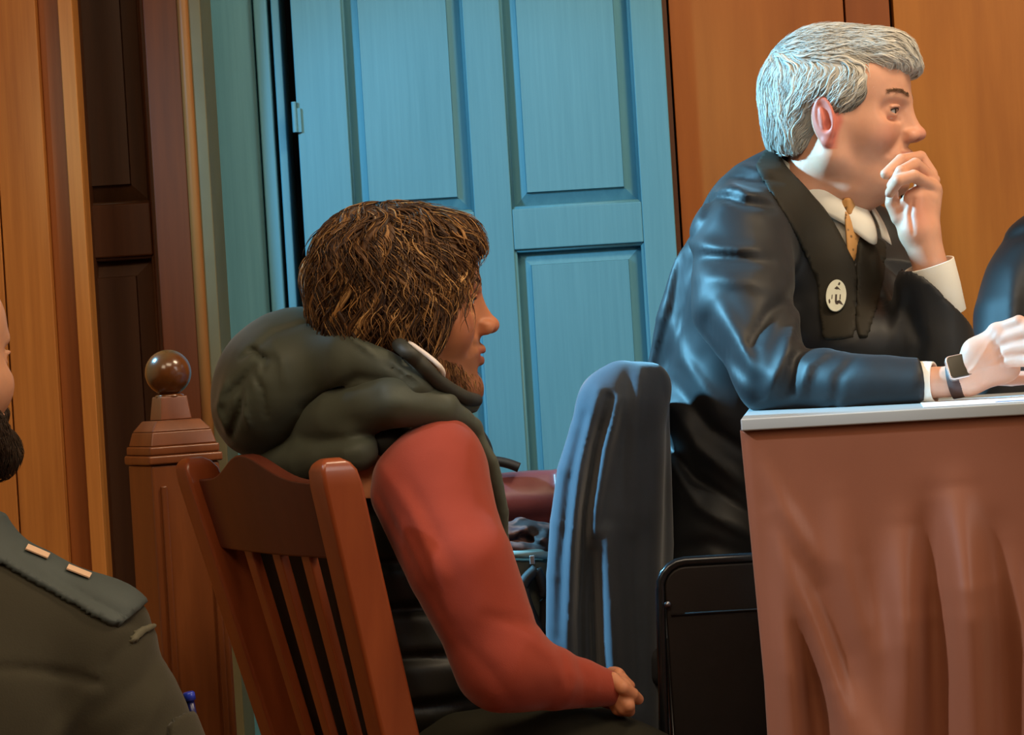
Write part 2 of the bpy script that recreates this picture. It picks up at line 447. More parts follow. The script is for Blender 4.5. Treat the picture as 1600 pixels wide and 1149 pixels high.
def raised(a, b, z0, z1, m=M_BLUE, y=DD, rec=.034, bev=.029, g=.006, rise=.024, parent=dr, name='raised_panel', bx=None):
    bx = bx or bev; mb = MB(); yb = y + rec; yf = y + rec - rise
    # sloped field with a lip
    o = [(a, z0), (b, z0), (b, z1), (a, z1)]; i = [(a + bx, z0 + bev), (b - bx, z0 + bev), (b - bx, z1 - bev), (a + bx, z1 - bev)]
    V = [(x, yb, z) for x, z in o] + [(x, yf + .008, z) for x, z in i] + [(x + (.0015 if x < (a + b) / 2 else -.0015), yf, z + (.0015 if z < (z0 + z1) / 2 else -.0015)) for x, z in i] + [(x, yb + .008, z) for x, z in o]
    F = [(k, (k + 1) % 4, 4 + (k + 1) % 4, 4 + k) for k in range(4)] + [(4 + k, 4 + (k + 1) % 4, 8 + (k + 1) % 4, 8 + k) for k in range(4)] + [(8, 9, 10, 11), (15, 14, 13, 12)] + [(12 + k, 12 + (k + 1) % 4, (k + 1) % 4, k) for k in range(4)]
    mb.add(V, F)
    p = mb.build(name, m, parent)
    # quarter-round bead round the opening
    bd = MB()
    for (x0, za), (x1, zc) in (((a, z0), (b, z0)), ((b, z0), (b, z1)), ((b, z1), (a, z1)), ((a, z1), (a, z0))):
        bd.tube([(x0, y + .012, za), (x1, y + .012, zc)], .0055, 8)
    bd.build('bead', m, p, smooth=True)
    return p
for a, b in ((c1a, c1b), (c2a, c2b)):
    raised(a, b, zl, zt if False else zu - (zu - zl), bev=.001, bx=.001) if False else None
    raised(a, b, zu, zt)
    raised(a, b, zb, zl)
hg = MB(); zh0, zh1 = ZW(457, 208, DD), ZW(455, 160, DD)
hg.box((xl - .003, DD - .006, zh0), (xl + .008, DD + .001, zh1 - .012)); hg.tube([(xl - .004, DD - .006, zh0), (xl - .004, DD - .006, zh1)], .005, 10)
hg.build('hinge', M_BLUE, dr, bevel=.001)
# ---- brown post and its light edge strips between the dark door and the blue reveal
pd = 4.18
jb = empty('trim_1', (XW(300, pd), pd, 0), kind='structure')
MB().box((XW(256, pd), pd, 0), (XW(312, pd), YB - .01, T)).build('post', M_BROWN, jb, bevel=.004)
b_ = MB(); b_.tube([(XW(319, pd), pd + .004, 0.0), (XW(319, pd), pd + .004, T)], .0105, 14); b_.build('bead_moulding', M_EDGE, jb, smooth=True)
MB().box((XW(326, pd), pd + .004, 0), (XW(347, pd), YB - .01, T)).build('edge_strip', plain('olive_paint', lin(104, 96, 66), .5), jb, bevel=.003)
# ---- dark panelled door, deep between the oak pilaster and the post
D2 = 4.30
dk = empty('door_2', (XW(200, D2), D2, 0), kind='structure')
x0, x1 = XW(60, D2), XW(268, D2)
za, zc = ZW(190, 402, D2), ZW(190, 318, D2)
s = MB(); s.box((XW(250, D2), D2, 0.005), (x1, D2 + .045, 2.6)); s.box((x0, D2, 0.005), (XW(80, D2), D2 + .045, 2.6))
for z0, z1 in ((.005, .3), (za, zc), (2.45, 2.6)): s.box((XW(80, D2), D2 + .0005, z0), (XW(250, D2), D2 + .045, z1))
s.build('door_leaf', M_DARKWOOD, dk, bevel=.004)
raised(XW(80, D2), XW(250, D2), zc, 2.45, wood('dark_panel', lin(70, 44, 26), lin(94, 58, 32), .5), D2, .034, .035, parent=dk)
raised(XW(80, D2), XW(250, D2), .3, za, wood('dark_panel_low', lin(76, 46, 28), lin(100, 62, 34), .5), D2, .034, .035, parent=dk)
MB().box((x0 - .2, D2 + .06, 0), (x1 + .02, D2 + .1, T)).build('gap_shade_sheet', M_BLACK, dk)  # black sheet paints the gaps behind this leaf dark as well
# ---- oak pilaster at the far left
D3 = 4.05
pl = empty('wall_pilaster', (XW(60, D3), D3, 0), kind='structure')
for a, b, dy, m in ((-900, 14, 0, M_OAK), (16, 89, .002, M_OAK), (89, 124, .022, M_OAK_D), (124, 147, 0, M_OAK)):
    MB().box((XW(a, D3), D3 + dy, 0), (XW(b, D3), D3 + .06, T)).build('board', m, pl, bevel=.002)
MB().box((XW(-900, D3), D3 + .061, 0), (XW(120, D3), YB - .01, T)).build('backing', M_DARKWOOD, pl)
# low dais under the lawyers' table
DZ = .19
struct('dais', MB().box((.62, 3.02, 0), (XR - .01, 4.34, DZ - .002)), M_FLOOR)
# ================================================================== lights
def area(name, loc, aim, size, power, col, spread=PI, sy=None):
    l = bpy.data.lights.new(name, 'AREA'); l.energy = power; l.color = col; l.size = size; l.spread = spread
    if sy: l.shape = 'RECTANGLE'; l.size_y = sy
    o = bpy.data.objects.new(name, l); COL.objects.link(o); o.location = loc
    o.rotation_euler = (Vector(aim) - Vector(loc)).to_track_quat('-Z', 'Y').to_euler(); return o
def spot(name, loc, aim, power, col, ang, blend=.5, rad=.1):
    l = bpy.data.lights.new(name, 'SPOT'); l.energy = power; l.color = col; l.spot_size = math.radians(ang); l.spot_blend = blend; l.shadow_soft_size = rad
    o = bpy.data.objects.new(name, l); COL.objects.link(o); o.location = loc
    o.rotation_euler = (Vector(aim) - Vector(loc)).to_track_quat('-Z', 'Y').to_euler(); return o
WARM = (1.0, .78, .52); COOL = (.22, .66, 1.0); NEUT = (1, .86, .68)
area('ceiling_lamp', (.2, 1.2, HC - .05), (.1, 2.6, 0), 1.2, 42, WARM)
area('ceiling_lamp_front', (1.3, 2.6, HC - .05), (1.0, 3.8, .9), .8, 62, WARM)
area('ceiling_lamp_rear', (-1.3, .2, HC - .3), (-.6, 3.5, .9), 1.0, 22, WARM)
area('area_light_right', (2.6, .6, 2.2), (.5, 3.2, 1.0), 1.0, 22, (1, .9, .8), sy=1.4)  # large soft area light from the right
spot('daylight_spot_door', (-1.75, 2.3, 2.2), (.02, 4.3, 1.32), 235, COOL, 24, .5, .14)  # added narrow spot in place of daylight, cone kept to the door
spot('daylight_spot_side', (-1.7, 3.55, 2.35), (.20, 3.30, 1.10), 1050, COOL, 29, .6, .1)  # second added spot for that daylight, coned onto robe, hair and jacket
spot('added_spot_table', (-1.3, 2.2, 2.2), (.47, 2.70, .66), 170, (.74, .86, 1), 18, .5, .05)  # cool spot added to bring out the folds of the tablecloth
w = bpy.data.worlds.new('world'); SC.world = w; w.use_nodes = True
w.node_tree.nodes['Background'].inputs[0].default_value = (.5, .6, .7, 1); w.node_tree.nodes['Background'].inputs[1].default_value = .05
# ================================================================== camera
cd = bpy.data.cameras.new('camera'); cam = bpy.data.objects.new('camera', cd); COL.objects.link(cam); SC.camera = cam
cd.sensor_width = 36; cd.lens = FPX / 1600 * 36; cd.clip_start = .05
mw = Matrix(((CR[0], CU[0], -CF[0], 0), (CR[1], CU[1], -CF[1], 0), (CR[2], CU[2], -CF[2], CAMZ), (0, 0, 0, 1))); cam.matrix_world = mw
SC.view_settings.view_transform = 'Standard'; SC.view_settings.look = 'None'; SC.view_settings.gamma = 1; SC.view_settings.use_curve_mapping = False
SC.view_settings.exposure = 0
# ================================================================== wooden chair (slatted back)
M_CHAIR = wood('chair_varnish', lin(130, 58, 28), lin(156, 78, 40), .32, (22, 22, 2), coat=.35, spec=.5)
M_CHAIR_D = wood('chair_varnish_dark', lin(78, 34, 22), lin(96, 44, 28), .4, (22, 22, 2), coat=.15, spec=.4)
def wooden_chair():
    pr = P(516, 715, 2.68); plf = P(303, 722, 3.04)
    az = math.atan2(pr[1] - plf[1], pr[0] - plf[0])     # direction from the left post to the right post
    mid = (pr + plf) / 2; W = np.linalg.norm((pr - plf)[:2]); top = mid[2]
    # local: x = to the sitter's right, y = facing, z = up; facing is 90 deg left of the lateral axis
    root = empty('wooden_chair', (mid[0], mid[1], 0), 'red brown varnished wooden chair with slatted back, under the person in the quilted vest', 'chair', rz=az)
    rake = .235; tap = .11; sz = .45
    def bp(u, z, y=0): # u -1..1 across the back
        return np.array([u * (W / 2 - tap * (top - z)), rake * (top - z) + y, z])
    def bar(u0, u1, z0, z1, t, y=0):
        mb = MB()
        b = [bp(0, z0, y) * [0, 1, 1] + [x, dy, 0] for x, dy in ((u0[0], -t / 2), (u0[1], -t / 2), (u0[1], t / 2), (u0[0], t / 2))]
        c = [bp(0, z1, y) * [0, 1, 1] + [x, dy, 0] for x, dy in ((u1[0], -t / 2), (u1[1], -t / 2), (u1[1], t / 2), (u1[0], t / 2))]
        return mb.hexa(b, c)
    hw = lambda z: W / 2 - tap * (top - z)
    pw = .044
    for sgn in (-1, 1):
        mb = MB(); zs = [0.0, .2, .44, .7, top - .03, top - .012, top - .003, top + .003]; sc = [.8, .9, 1, 1, 1, .93, .75, .4]
        ys = [-.10, -.03, None, None, None, None, None, None]; V = []; F = []
        for i, z in enumerate(zs):
            c = bp(sgn, max(z, .44)); x = c[0]; y = c[1] if ys[i] is None else bp(sgn, .44)[1] + ys[i] * .9
            w = pw * sc[i] / 2; t = .050 * sc[i] / 2 * (1 if z > .3 else .9)
            V += [(x - w, y - t, z), (x + w, y - t, z), (x + w, y + t, z), (x - w, y + t, z)]
        n = len(zs)
        F = [(4 * i + k, 4 * i + (k + 1) % 4, 4 * i + 4 + (k + 1) % 4, 4 * i + 4 + k) for i in range(n - 1) for k in range(4)] + [(3, 2, 1, 0), (4 * n - 4, 4 * n - 3, 4 * n - 2, 4 * n - 1)]
        mb.add(V, F).build('back_post', M_CHAIR, root, bevel=.006, local=True, seg=3)
    # crest rail with a serpentine top edge
    zc0 = top - .118; n = 25; V = []; F = []
    for i in range(n):
        s = -1 + 2 * i / (n - 1); x_b = s * (hw(zc0) - pw / 2 + .003); 
        zt = top - .026 + .034 * math.exp(-(s / .42) ** 2) - .006 * (abs(s) > .8) * 0
        x_t = s * (hw(zt) - pw / 2 + .003); t = .011
        bow = -.012 * (1 - s * s)
        for x, z in ((x_b, zc0), (x_t, zt)):
            y = rake * (top - z) + bow; V += [(x, y - t, z), (x, y + t, z)]
    for i in range(n - 1):
        a = 4 * i; b = a + 4; F += [(a, b, b + 2, a + 2), (a + 1, a + 3, b + 3, b + 1), (a + 2, b + 2, b + 3, a + 3), (a, a + 1, b + 1, b)]
    F += [(0, 2, 3, 1), (4 * n - 4, 4 * n - 3, 4 * n - 1, 4 * n - 2)]
    MB().add(V, F).build('crest_rail', M_CHAIR_D, root, bevel=.003, local=True)
    zl = .53
    for f in (-.5, 0, .5):
        a = f * (hw(zl) - pw / 2) ; b = f * (hw(zc0) - pw / 2) * 1.0; w0, w1 = .011, .0125
        bar((a - w0, a + w0), (b - w1, b + w1), zl, zc0 + .006, .012, -.006).build('slat', M_CHAIR, root, bevel=.002, local=True)
    bar((-hw(.49) + .01, hw(.49) - .01), (-hw(zl) + .01, hw(zl) - .01), .49, zl + .004, .022).build('lower_rail', M_CHAIR, root, bevel=.003, local=True)
    yb = bp(0, .46)[1]
    s = MB(); s.hexa([(-.17, yb - .01, .42), (.17, yb - .01, .42), (.215, yb + .42, .43), (-.215, yb + .42, .43)], [(-.17, yb - .01, .445), (.17, yb - .01, .445), (.215, yb + .42, .455), (-.215, yb + .42, .455)])
    s.build('seat', M_CHAIR, root, bevel=.008, local=True)
    a_ = MB(); a_.box((-.155, yb + .01, .36), (.155, yb + .03, .42)); a_.box((-.19, yb + .38, .36), (.19, yb + .4, .43))
    a_.hexa([(-.165, yb + .0, .36), (-.145, yb, .36), (-.175, yb + .39, .36), (-.195, yb + .39, .36)], [(-.165, yb, .42), (-.145, yb, .42), (-.175, yb + .39, .43), (-.195, yb + .39, .43)])
    a_.hexa([(.145, yb + .0, .36), (.165, yb, .36), (.195, yb + .39, .36), (.175, yb + .39, .36)], [(.145, yb, .42), (.165, yb, .42), (.195, yb + .39, .43), (.175, yb + .39, .43)])
    a_.build('apron', M_CHAIR, root, local=True)
    for sx in (-1, 1):
        x = sx * .185; y = yb + .385
        MB().hexa([(x - .014, y - .014, 0), (x + .014, y - .014, 0), (x + .014, y + .014, 0), (x - .014, y + .014, 0)], [(x - .021, y - .021, .43), (x + .021, y - .021, .43), (x + .021, y + .021, .43), (x - .021, y + .021, .43)]).build('front_leg', M_CHAIR, root, bevel=.003, local=True)
    return root
CH = wooden_chair()
# ================================================================== wooden bench end with ball finial
M_NEWEL = wood('newel_oak', lin(104, 54, 26), lin(160, 94, 50), .36, (14, 14, 1.6), coat=.4, c3=lin(130, 72, 36))
M_NEWEL_B = plain('finial_varnish', lin(104, 58, 24), .22, .25, 30, coat=.5)
def newel():
    d = 3.35; base = P(282, 900, d); rot = math.radians(28)
    root = empty('newel_post', (base[0], base[1], 0), 'square wooden post topped by a ball finial, beside the slatted chair', 'post', rz=rot)
    zz = lambda py: ZW(288, py, d)
    def blk(mb, h, z0, z1, h1=None):
        h1 = h1 or h
        return mb.hexa([(-h, -h, z0), (h, -h, z0), (h, h, z0), (-h, h, z0)], [(-h1, -h1, z1), (h1, -h1, z1), (h1, h1, z1), (-h1, h1, z1)])
    h = .052
    s = MB(); blk(s, h, 0, zz(722)); s.build('shaft', M_NEWEL, root, bevel=.004, local=True)
    s = MB()
    for sx, sy in ((0, -1), (1, 0)):
        for o in (-.036, .036):
            c = (o, -h - .001) if sx == 0 else (h + .001, o)
            s.box((c[0] - .0045, c[1] - .0045, 0.02), (c[0] + .0045, c[1] + .0045, zz(755)))
    s.build('fluting', M_NEWEL, root, bevel=.002, local=True)
    s = MB(); blk(s, .056, zz(722), zz(708)); blk(s, .053, zz(708), zz(694)); s.build('cap_moulding', M_NEWEL, root, bevel=.003, local=True)
    s = MB(); blk(s, .050, zz(694), zz(672), .045); blk(s, .045, zz(672), zz(655), .033); s.build('plinth', M_NEWEL, root, bevel=.002, local=True)
    s = MB(); blk(s, .024, zz(655), zz(618), .020); s.build('neck', M_NEWEL, root, bevel=.002, local=True)
    zc = zz(581); r = .0335
    prof = [(r * math.sin(a), -r * math.cos(a)) for a in np.linspace(.12, PI - .02, 22)]
    s = MB(); s.lathe([(.02, -.037), (.021, -.033), (.016, -.031)] + prof, (0, 0, zc), 36); s.build('ball_finial', M_NEWEL_B, root, smooth=True, local=True)
    # rail of the bench running back from the post
    return root
newel()
# ================================================================== lawyers' table
M_TOP = plain('table_laminate', lin(166, 172, 174), .35, .04, 5)
TA = math.radians(-7)
tc = P(1157, 655, 2.72)
TR = np.array([math.cos(TA), math.sin(TA), 0]); TB = np.array([-math.sin(TA), math.cos(TA), 0])   # along the front, towards the back
TZ = tc[2]; TW = 1.5; TD = .52
table = empty('lawyer_table', (tc + TR * .75 + TB * .26) * [1, 1, 0], 'long table with pale grey top, draped in reddish brown cloth at the right', 'table', rz=TA)
MB().box((-.75, -.26, TZ - .0145), (.75, .26, TZ)).build('tabletop', M_TOP, table, bevel=.002, local=True)
M_STEEL = plain('dark_steel', lin(50, 50, 52), .35, .1, metal=.8)
for sx, sy in ((-1, -1), (1, -1), (1, 1), (-1, 1)):
    MB().tube([(sx * .68, sy * .2, 0.0), (sx * .68, sy * .2, TZ - .013)], .016, 12).build('table_leg', M_STEEL, table, smooth=True, local=True)
def tablecloth():
    m, nt, b = new_mat('cloth_satin')
    n = noise_node(nt, 3, 4, (1, 1, .35)); r = ramp(nt, n.outputs['Fac'], [(.3, lin(126, 76, 54)), (.7, lin(144, 90, 68))]); nt.links.new(r.outputs[0], b.inputs['Base Color'])
    b.inputs['Roughness'].default_value = .42; b.inputs['Specular IOR Level'].default_value = .35; b.inputs['Sheen Weight'].default_value = .3; b.inputs['Sheen Roughness'].default_value = .35; b.inputs['Sheen Tint'].default_value = (1, .85, .8, 1)
    bump(nt, b, noise_node(nt, 900, 2).outputs['Fac'], .12, .0006)
    # (x, z) of a pixel on the front plane, in table coordinates
    o = tc + TB * .008
    def tp(px, py):
        dd = P(px, py, 1) - C0; t = ((o - C0) @ TB) / (dd @ TB); q = C0 + dd * t - o; return q @ TR, q[2]
    # folds: list of polylines (px,py), width m, amplitude m (towards the viewer)
    F = [([(1176, 700), (1205, 775), (1245, 850), (1262, 900)], .009, .008), ([(1185, 790), (1235, 930), (1290, 1100), (1310, 1200)], .011, .016), ([(1195, 830), (1205, 1000), (1225, 1200)], .011, .014),
         ([(1480, 740), (1490, 900), (1505, 1200)], .020, .026), ([(1395, 800), (1400, 950), (1390, 1200)], .018, .020), ([(1290, 760), (1300, 860), (1340, 1000), (1352, 1200)], .016, .010),
         ([(1560, 830), (1590, 1000), (1600, 1200)], .013, .014), ([(1300, 1040), (1330, 1120), (1360, 1200)], .012, .008), ([(1440, 760), (1445, 930), (1450, 1200)], .016, -.018), ([(1220, 940), (1240, 1050), (1250, 1200)], .013, -.014),
         ([(1335, 860), (1365, 1000), (1375, 1200)], .014, -.008), ([(1540, 800), (1545, 1000), (1550, 1200)], .014, -.010), ([(1660, 720), (1670, 1200)], .02, .02), ([(1740, 720), (1745, 1200)], .018, -.018), ([(1830, 720), (1840, 1200)], .022, .02), ([(2000, 720), (2000, 1200)], .022, .02), ([(2150, 720), (2140, 1200)], .022, .02)]
    F = [(np.array([tp(*q) for q in pts]), w * 1.35, a * 1.7) for pts, w, a in F]
    nx, nz = 300, 150; L = 1.36; side = .30; H = TZ - .03 - .02
    us = np.linspace(-side, L, nx); vs = np.linspace(0, 1, nz) ** 1.15 * H
    U, Vv = np.meshgrid(us, vs, indexing='ij')
    X = U; Z = -Vv
    fz = np.minimum(Vv, 9)
    disp = np.zeros_like(U)
    for pts, w, a in F:
        best = np.zeros_like(U)
        for i in range(len(pts) - 1):
            A, B = pts[i], pts[i + 1]; ab = B - A; qx = X - A[0]; qz = Z - A[1]
            t = np.clip((qx * ab[0] + qz * ab[1]) / (ab @ ab), 0, 1); dd = np.hypot(qx - t * ab[0], qz - t * ab[1])
            u = (i + t) / (len(pts) - 1); grow = np.clip(u * 1.6 + .08, 0, 1) * (np.clip((1.02 - u) * 1.6, 0, 1) if pts[-1][1] > tp(1250, 1100)[1] else 1)
            best = np.maximum(best, np.exp(-(dd / (w * (.8 + .7 * u))) ** 2) * grow)
        # below the frame the folds simply run on down
        disp += a * best
    k = np.clip(Vv / H, 0, 1)
    disp += .006 * k * np.sin(U * 34 + 1.5 * np.sin(U * 11)) + .010 * k * k * np.sin(U * 21 + 1)
    r = .012                                                       # rounded corner at the table's left end
    P3 = np.zeros(U.shape + (3,))
    lx = o + TR * .010
    slack = .010 * np.clip(Vv / .3, 0, 1)                         # hem drifts inwards like in the photo
    for i in range(nx):
        u = us[i]
        if u >= 0: base = lx + TR * u; nrm = -TB
        else:
            ang = min(PI / 2, -u / r); cen = lx + TB * r
            if -u < r * PI / 2: base = cen - TR * r * math.sin(ang) - TB * r * math.cos(ang); nrm = -TR * math.sin(ang) - TB * math.cos(ang)
            else: base = cen - TR * r + TB * (-u - r * PI / 2); nrm = -TR
        P3[i] = base + nrm * (disp[i] * (1 if u > .0 else .5))[:, None] + TR * (slack[i] * (1 if u < .05 else max(0, 1 - (u - .05) * 6)))[:, None]
    P3[..., 2] = TZ - .0147 - Vv * 1.0 - 0
    V = P3.reshape(-1, 3); idx = np.arange(nx * nz).reshape(nx, nz)
    Fq = np.stack([idx[:-1, :-1], idx[1:, :-1], idx[1:, 1:], idx[:-1, 1:]], -1).reshape(-1, 4)[:, ::-1]
    ob = mesh_obj('tablecloth', V, Fq, m); s = ob.modifiers.new('s', 'SOLIDIFY'); s.thickness = .0012
    tag(ob, 'reddish brown satin cloth hanging in folds from the edge of the pale table', 'tablecloth')
tablecloth()
# papers on the table
M_PAPER = plain('paper', lin(232, 236, 240), .7, .03, 20)
M_INK = plain('ink_blue', lin(120, 140, 180), .7, .1)
def tpt(px, py, z):           # point on a horizontal plane seen at a pixel
    dd = P(px, py, 1) - C0; return C0 + dd * ((z - C0[2]) / dd[2])
def sheet(name, pts, z, th, mat, label=None, cat=None, group=None, parent=None):
    mb = MB().prism([np.array([p[0], p[1], z]) for p in pts], (0, 0, th)); o = mb.build(name, mat, parent); tag(o, label, cat, group); return o
def tt(u, v): q = tc + TR * u + TB * v; return q[:2]
a = sheet('sheet_of_paper', [tt(.215, .03), tt(.425, .01), tt(.435, .28), tt(.225, .30)], TZ + .0003, .0006, M_PAPER, 'white sheet with blue marks flat on the table under the watch hand', 'paper')
for u in (.30, .375): sheet('ink_mark', [tt(u, .05), tt(u + .035, .047), tt(u + .04, .075), tt(u + .006, .08)], TZ + .0011, .0003, M_INK, parent=a)
st = empty('stack_of_papers', tuple(tt(.55, .26)) + (TZ,), 'thin stack of cream papers at the right edge of the table', 'papers')
for i in range(6):
    e = .003 * math.sin(i * 2.1); sheet('page', [tt(.38 + e, .20), tt(.66 + e, .16), tt(.69, .36 + e), tt(.42, .40 + e)], TZ + .0012 + i * .0013, .0009, plain('cream_paper', lin(222, 214, 196), .7, .03) if i == 0 else bpy.data.materials['cream_paper'], parent=st)
# ================================================================== folding chair with black back, in front of the lawyer
M_BLKLEATH = plain('black_vinyl', lin(30, 25, 24), .5, .1, 40, .1, 300, spec=.25)
M_TUBE = plain('black_tube', lin(40, 42, 46), .25, .1, metal=.6, coat=.3)
def folding_chair():
    d = 3.0; c = P(1130, 1000, d)
    root = empty('folding_chair', (c[0], c[1], 0), 'black folding chair with rounded tube frame, just left of the brown cloth', 'chair')
    tl = P(1033, 880, d); zt = tl[2]; W = .36; x0 = P(1036, 1000, d)[0]; x1 = x0 + W; zb = P(1020, 1149, d)[2] - .12
    y = d; tilt = -.06
    def q(x, z, dy=0): return (x, y + dy + (zt - z) * tilt, z)
    r = .034
    pts = [q(x0 - .012, .0), q(x0 - .010, .3), q(x0 - .006, .6), q(x0, zt - r)] + [q(x0 + r - r * math.cos(a), zt - r + r * math.sin(a)) for a in np.linspace(.3, PI / 2, 5)]
    pts += [q(x1 - r + r * math.sin(a), zt - r + r * math.cos(a)) for a in np.linspace(0, PI / 2 - .3, 5)] + [q(x1, zt - r), q(x1 + .006, .6), q(x1 + .012, .0)]
    MB().tube(pts, .0065, 12).build('tube_frame', M_TUBE, root, smooth=True)
    mb = MB(); pz = [zt - .007, .52]
    V = []; F = []; n = 12
    poly = [(x0 + .006, .55), (x0 + .006, zt - r)] + [(x0 + r - (r - .006) * math.cos(a), zt - r + (r - .006) * math.sin(a)) for a in np.linspace(.2, PI / 2, 6)] + [(x1 - r + (r - .006) * math.sin(a), zt - r + (r - .006) * math.cos(a)) for a in np.linspace(0, PI / 2 - .2, 6)] + [(x1 - .006, zt - r), (x1 - .006, .55)]
    mb.prism([np.array(q(x, z, -.005)) for x, z in poly][::-1], (0, .012, 0)); mb.build('back_panel', M_BLKLEATH, root, bevel=.003)
    MB().box((x0 + .012, y - .045 + 0, P(1042, 957, d)[2] - .0015), (x1 - .01, y - .0, P(1042, 957, d)[2])).V
    sm = MB().tube([q(x0 + .012, P(1042, 960, d)[2], -.006), q(x1 - .012, P(1042, 960, d)[2], -.006)], .002, 8); sm.build('seam', M_BLKLEATH, root, smooth=True)
    m_rv = plain('rivet_steel', lin(120, 120, 125), .3, metal=1)
    for x in (P(1042, 944, d)[0], x1 - .008):
        z = P(1042, 944, d)[2]; b = q(x, z, -.008); MB().tube([b, (b[0], b[1] - .002, b[2])], .0045, 12).build('rivet', m_rv, root, smooth=True)
    MB().box((x0 + .01, y + .03, .44), (x1 - .01, y + .13, .465)).V
    MB().box((x0 + .016, y + .012, .16), (x1 - .016, y + .030, .53)).build('seat', M_BLKLEATH, root, bevel=.006)
    for x in (x0 + .010, x1 - .010):
        MB().tube([(x, y + .042, .70), (x, y + .050, .35), (x, y + .058, .0)], .006, 10).build('front_leg', M_TUBE, root, smooth=True)
    MB().tube([(x0 - .008, y + .022, .10), (x1 + .008, y + .022, .10)], .006, 10).build('cross_bar', M_TUBE, root, smooth=True)
folding_chair()
# ================================================================== people: shared pieces
M_SKIN = attr_mat('skin', .48, .12, .35, .05, 40, .08, 500)
M_HAIR = attr_mat('hair', .55, 0, .3, .10, 30)
M_EYEW = plain('eye_white', lin(225, 215, 205), .2, .02); M_IRIS = plain('iris', lin(60, 42, 30), .15, .1); M_PUP = plain('pupil', (.004, .004, .004, 1), .1, 0)
def frame_matrix(org, az, pitch=0, roll=0, s=1.0):
    """local axes of a head: x = face direction (azimuth from +X, anticlockwise), y = its left, z = up"""
    Rm = Matrix.Rotation(az, 4, 'Z') @ Matrix.Rotation(pitch, 4, 'Y') @ Matrix.Rotation(roll, 4, 'X')
    return np.array(Rm)[:3, :3] * s, np.asarray(org, float)
def toworld(V, fm):
    V = np.array(V, float)
    if len(fm) > 2:           # a longer lower face
        z = V[:, 2]; m = (z < .085) & (z > -.2); V[m, 2] = np.where(z[m] > 0, .085 - (.085 - z[m]) * fm[2], z[m] - .085 * (fm[2] - 1))
    return V @ fm[0].T + fm[1]
def tolocal(V, fm): return (V - fm[1]) @ np.linalg.inv(fm[0]).T
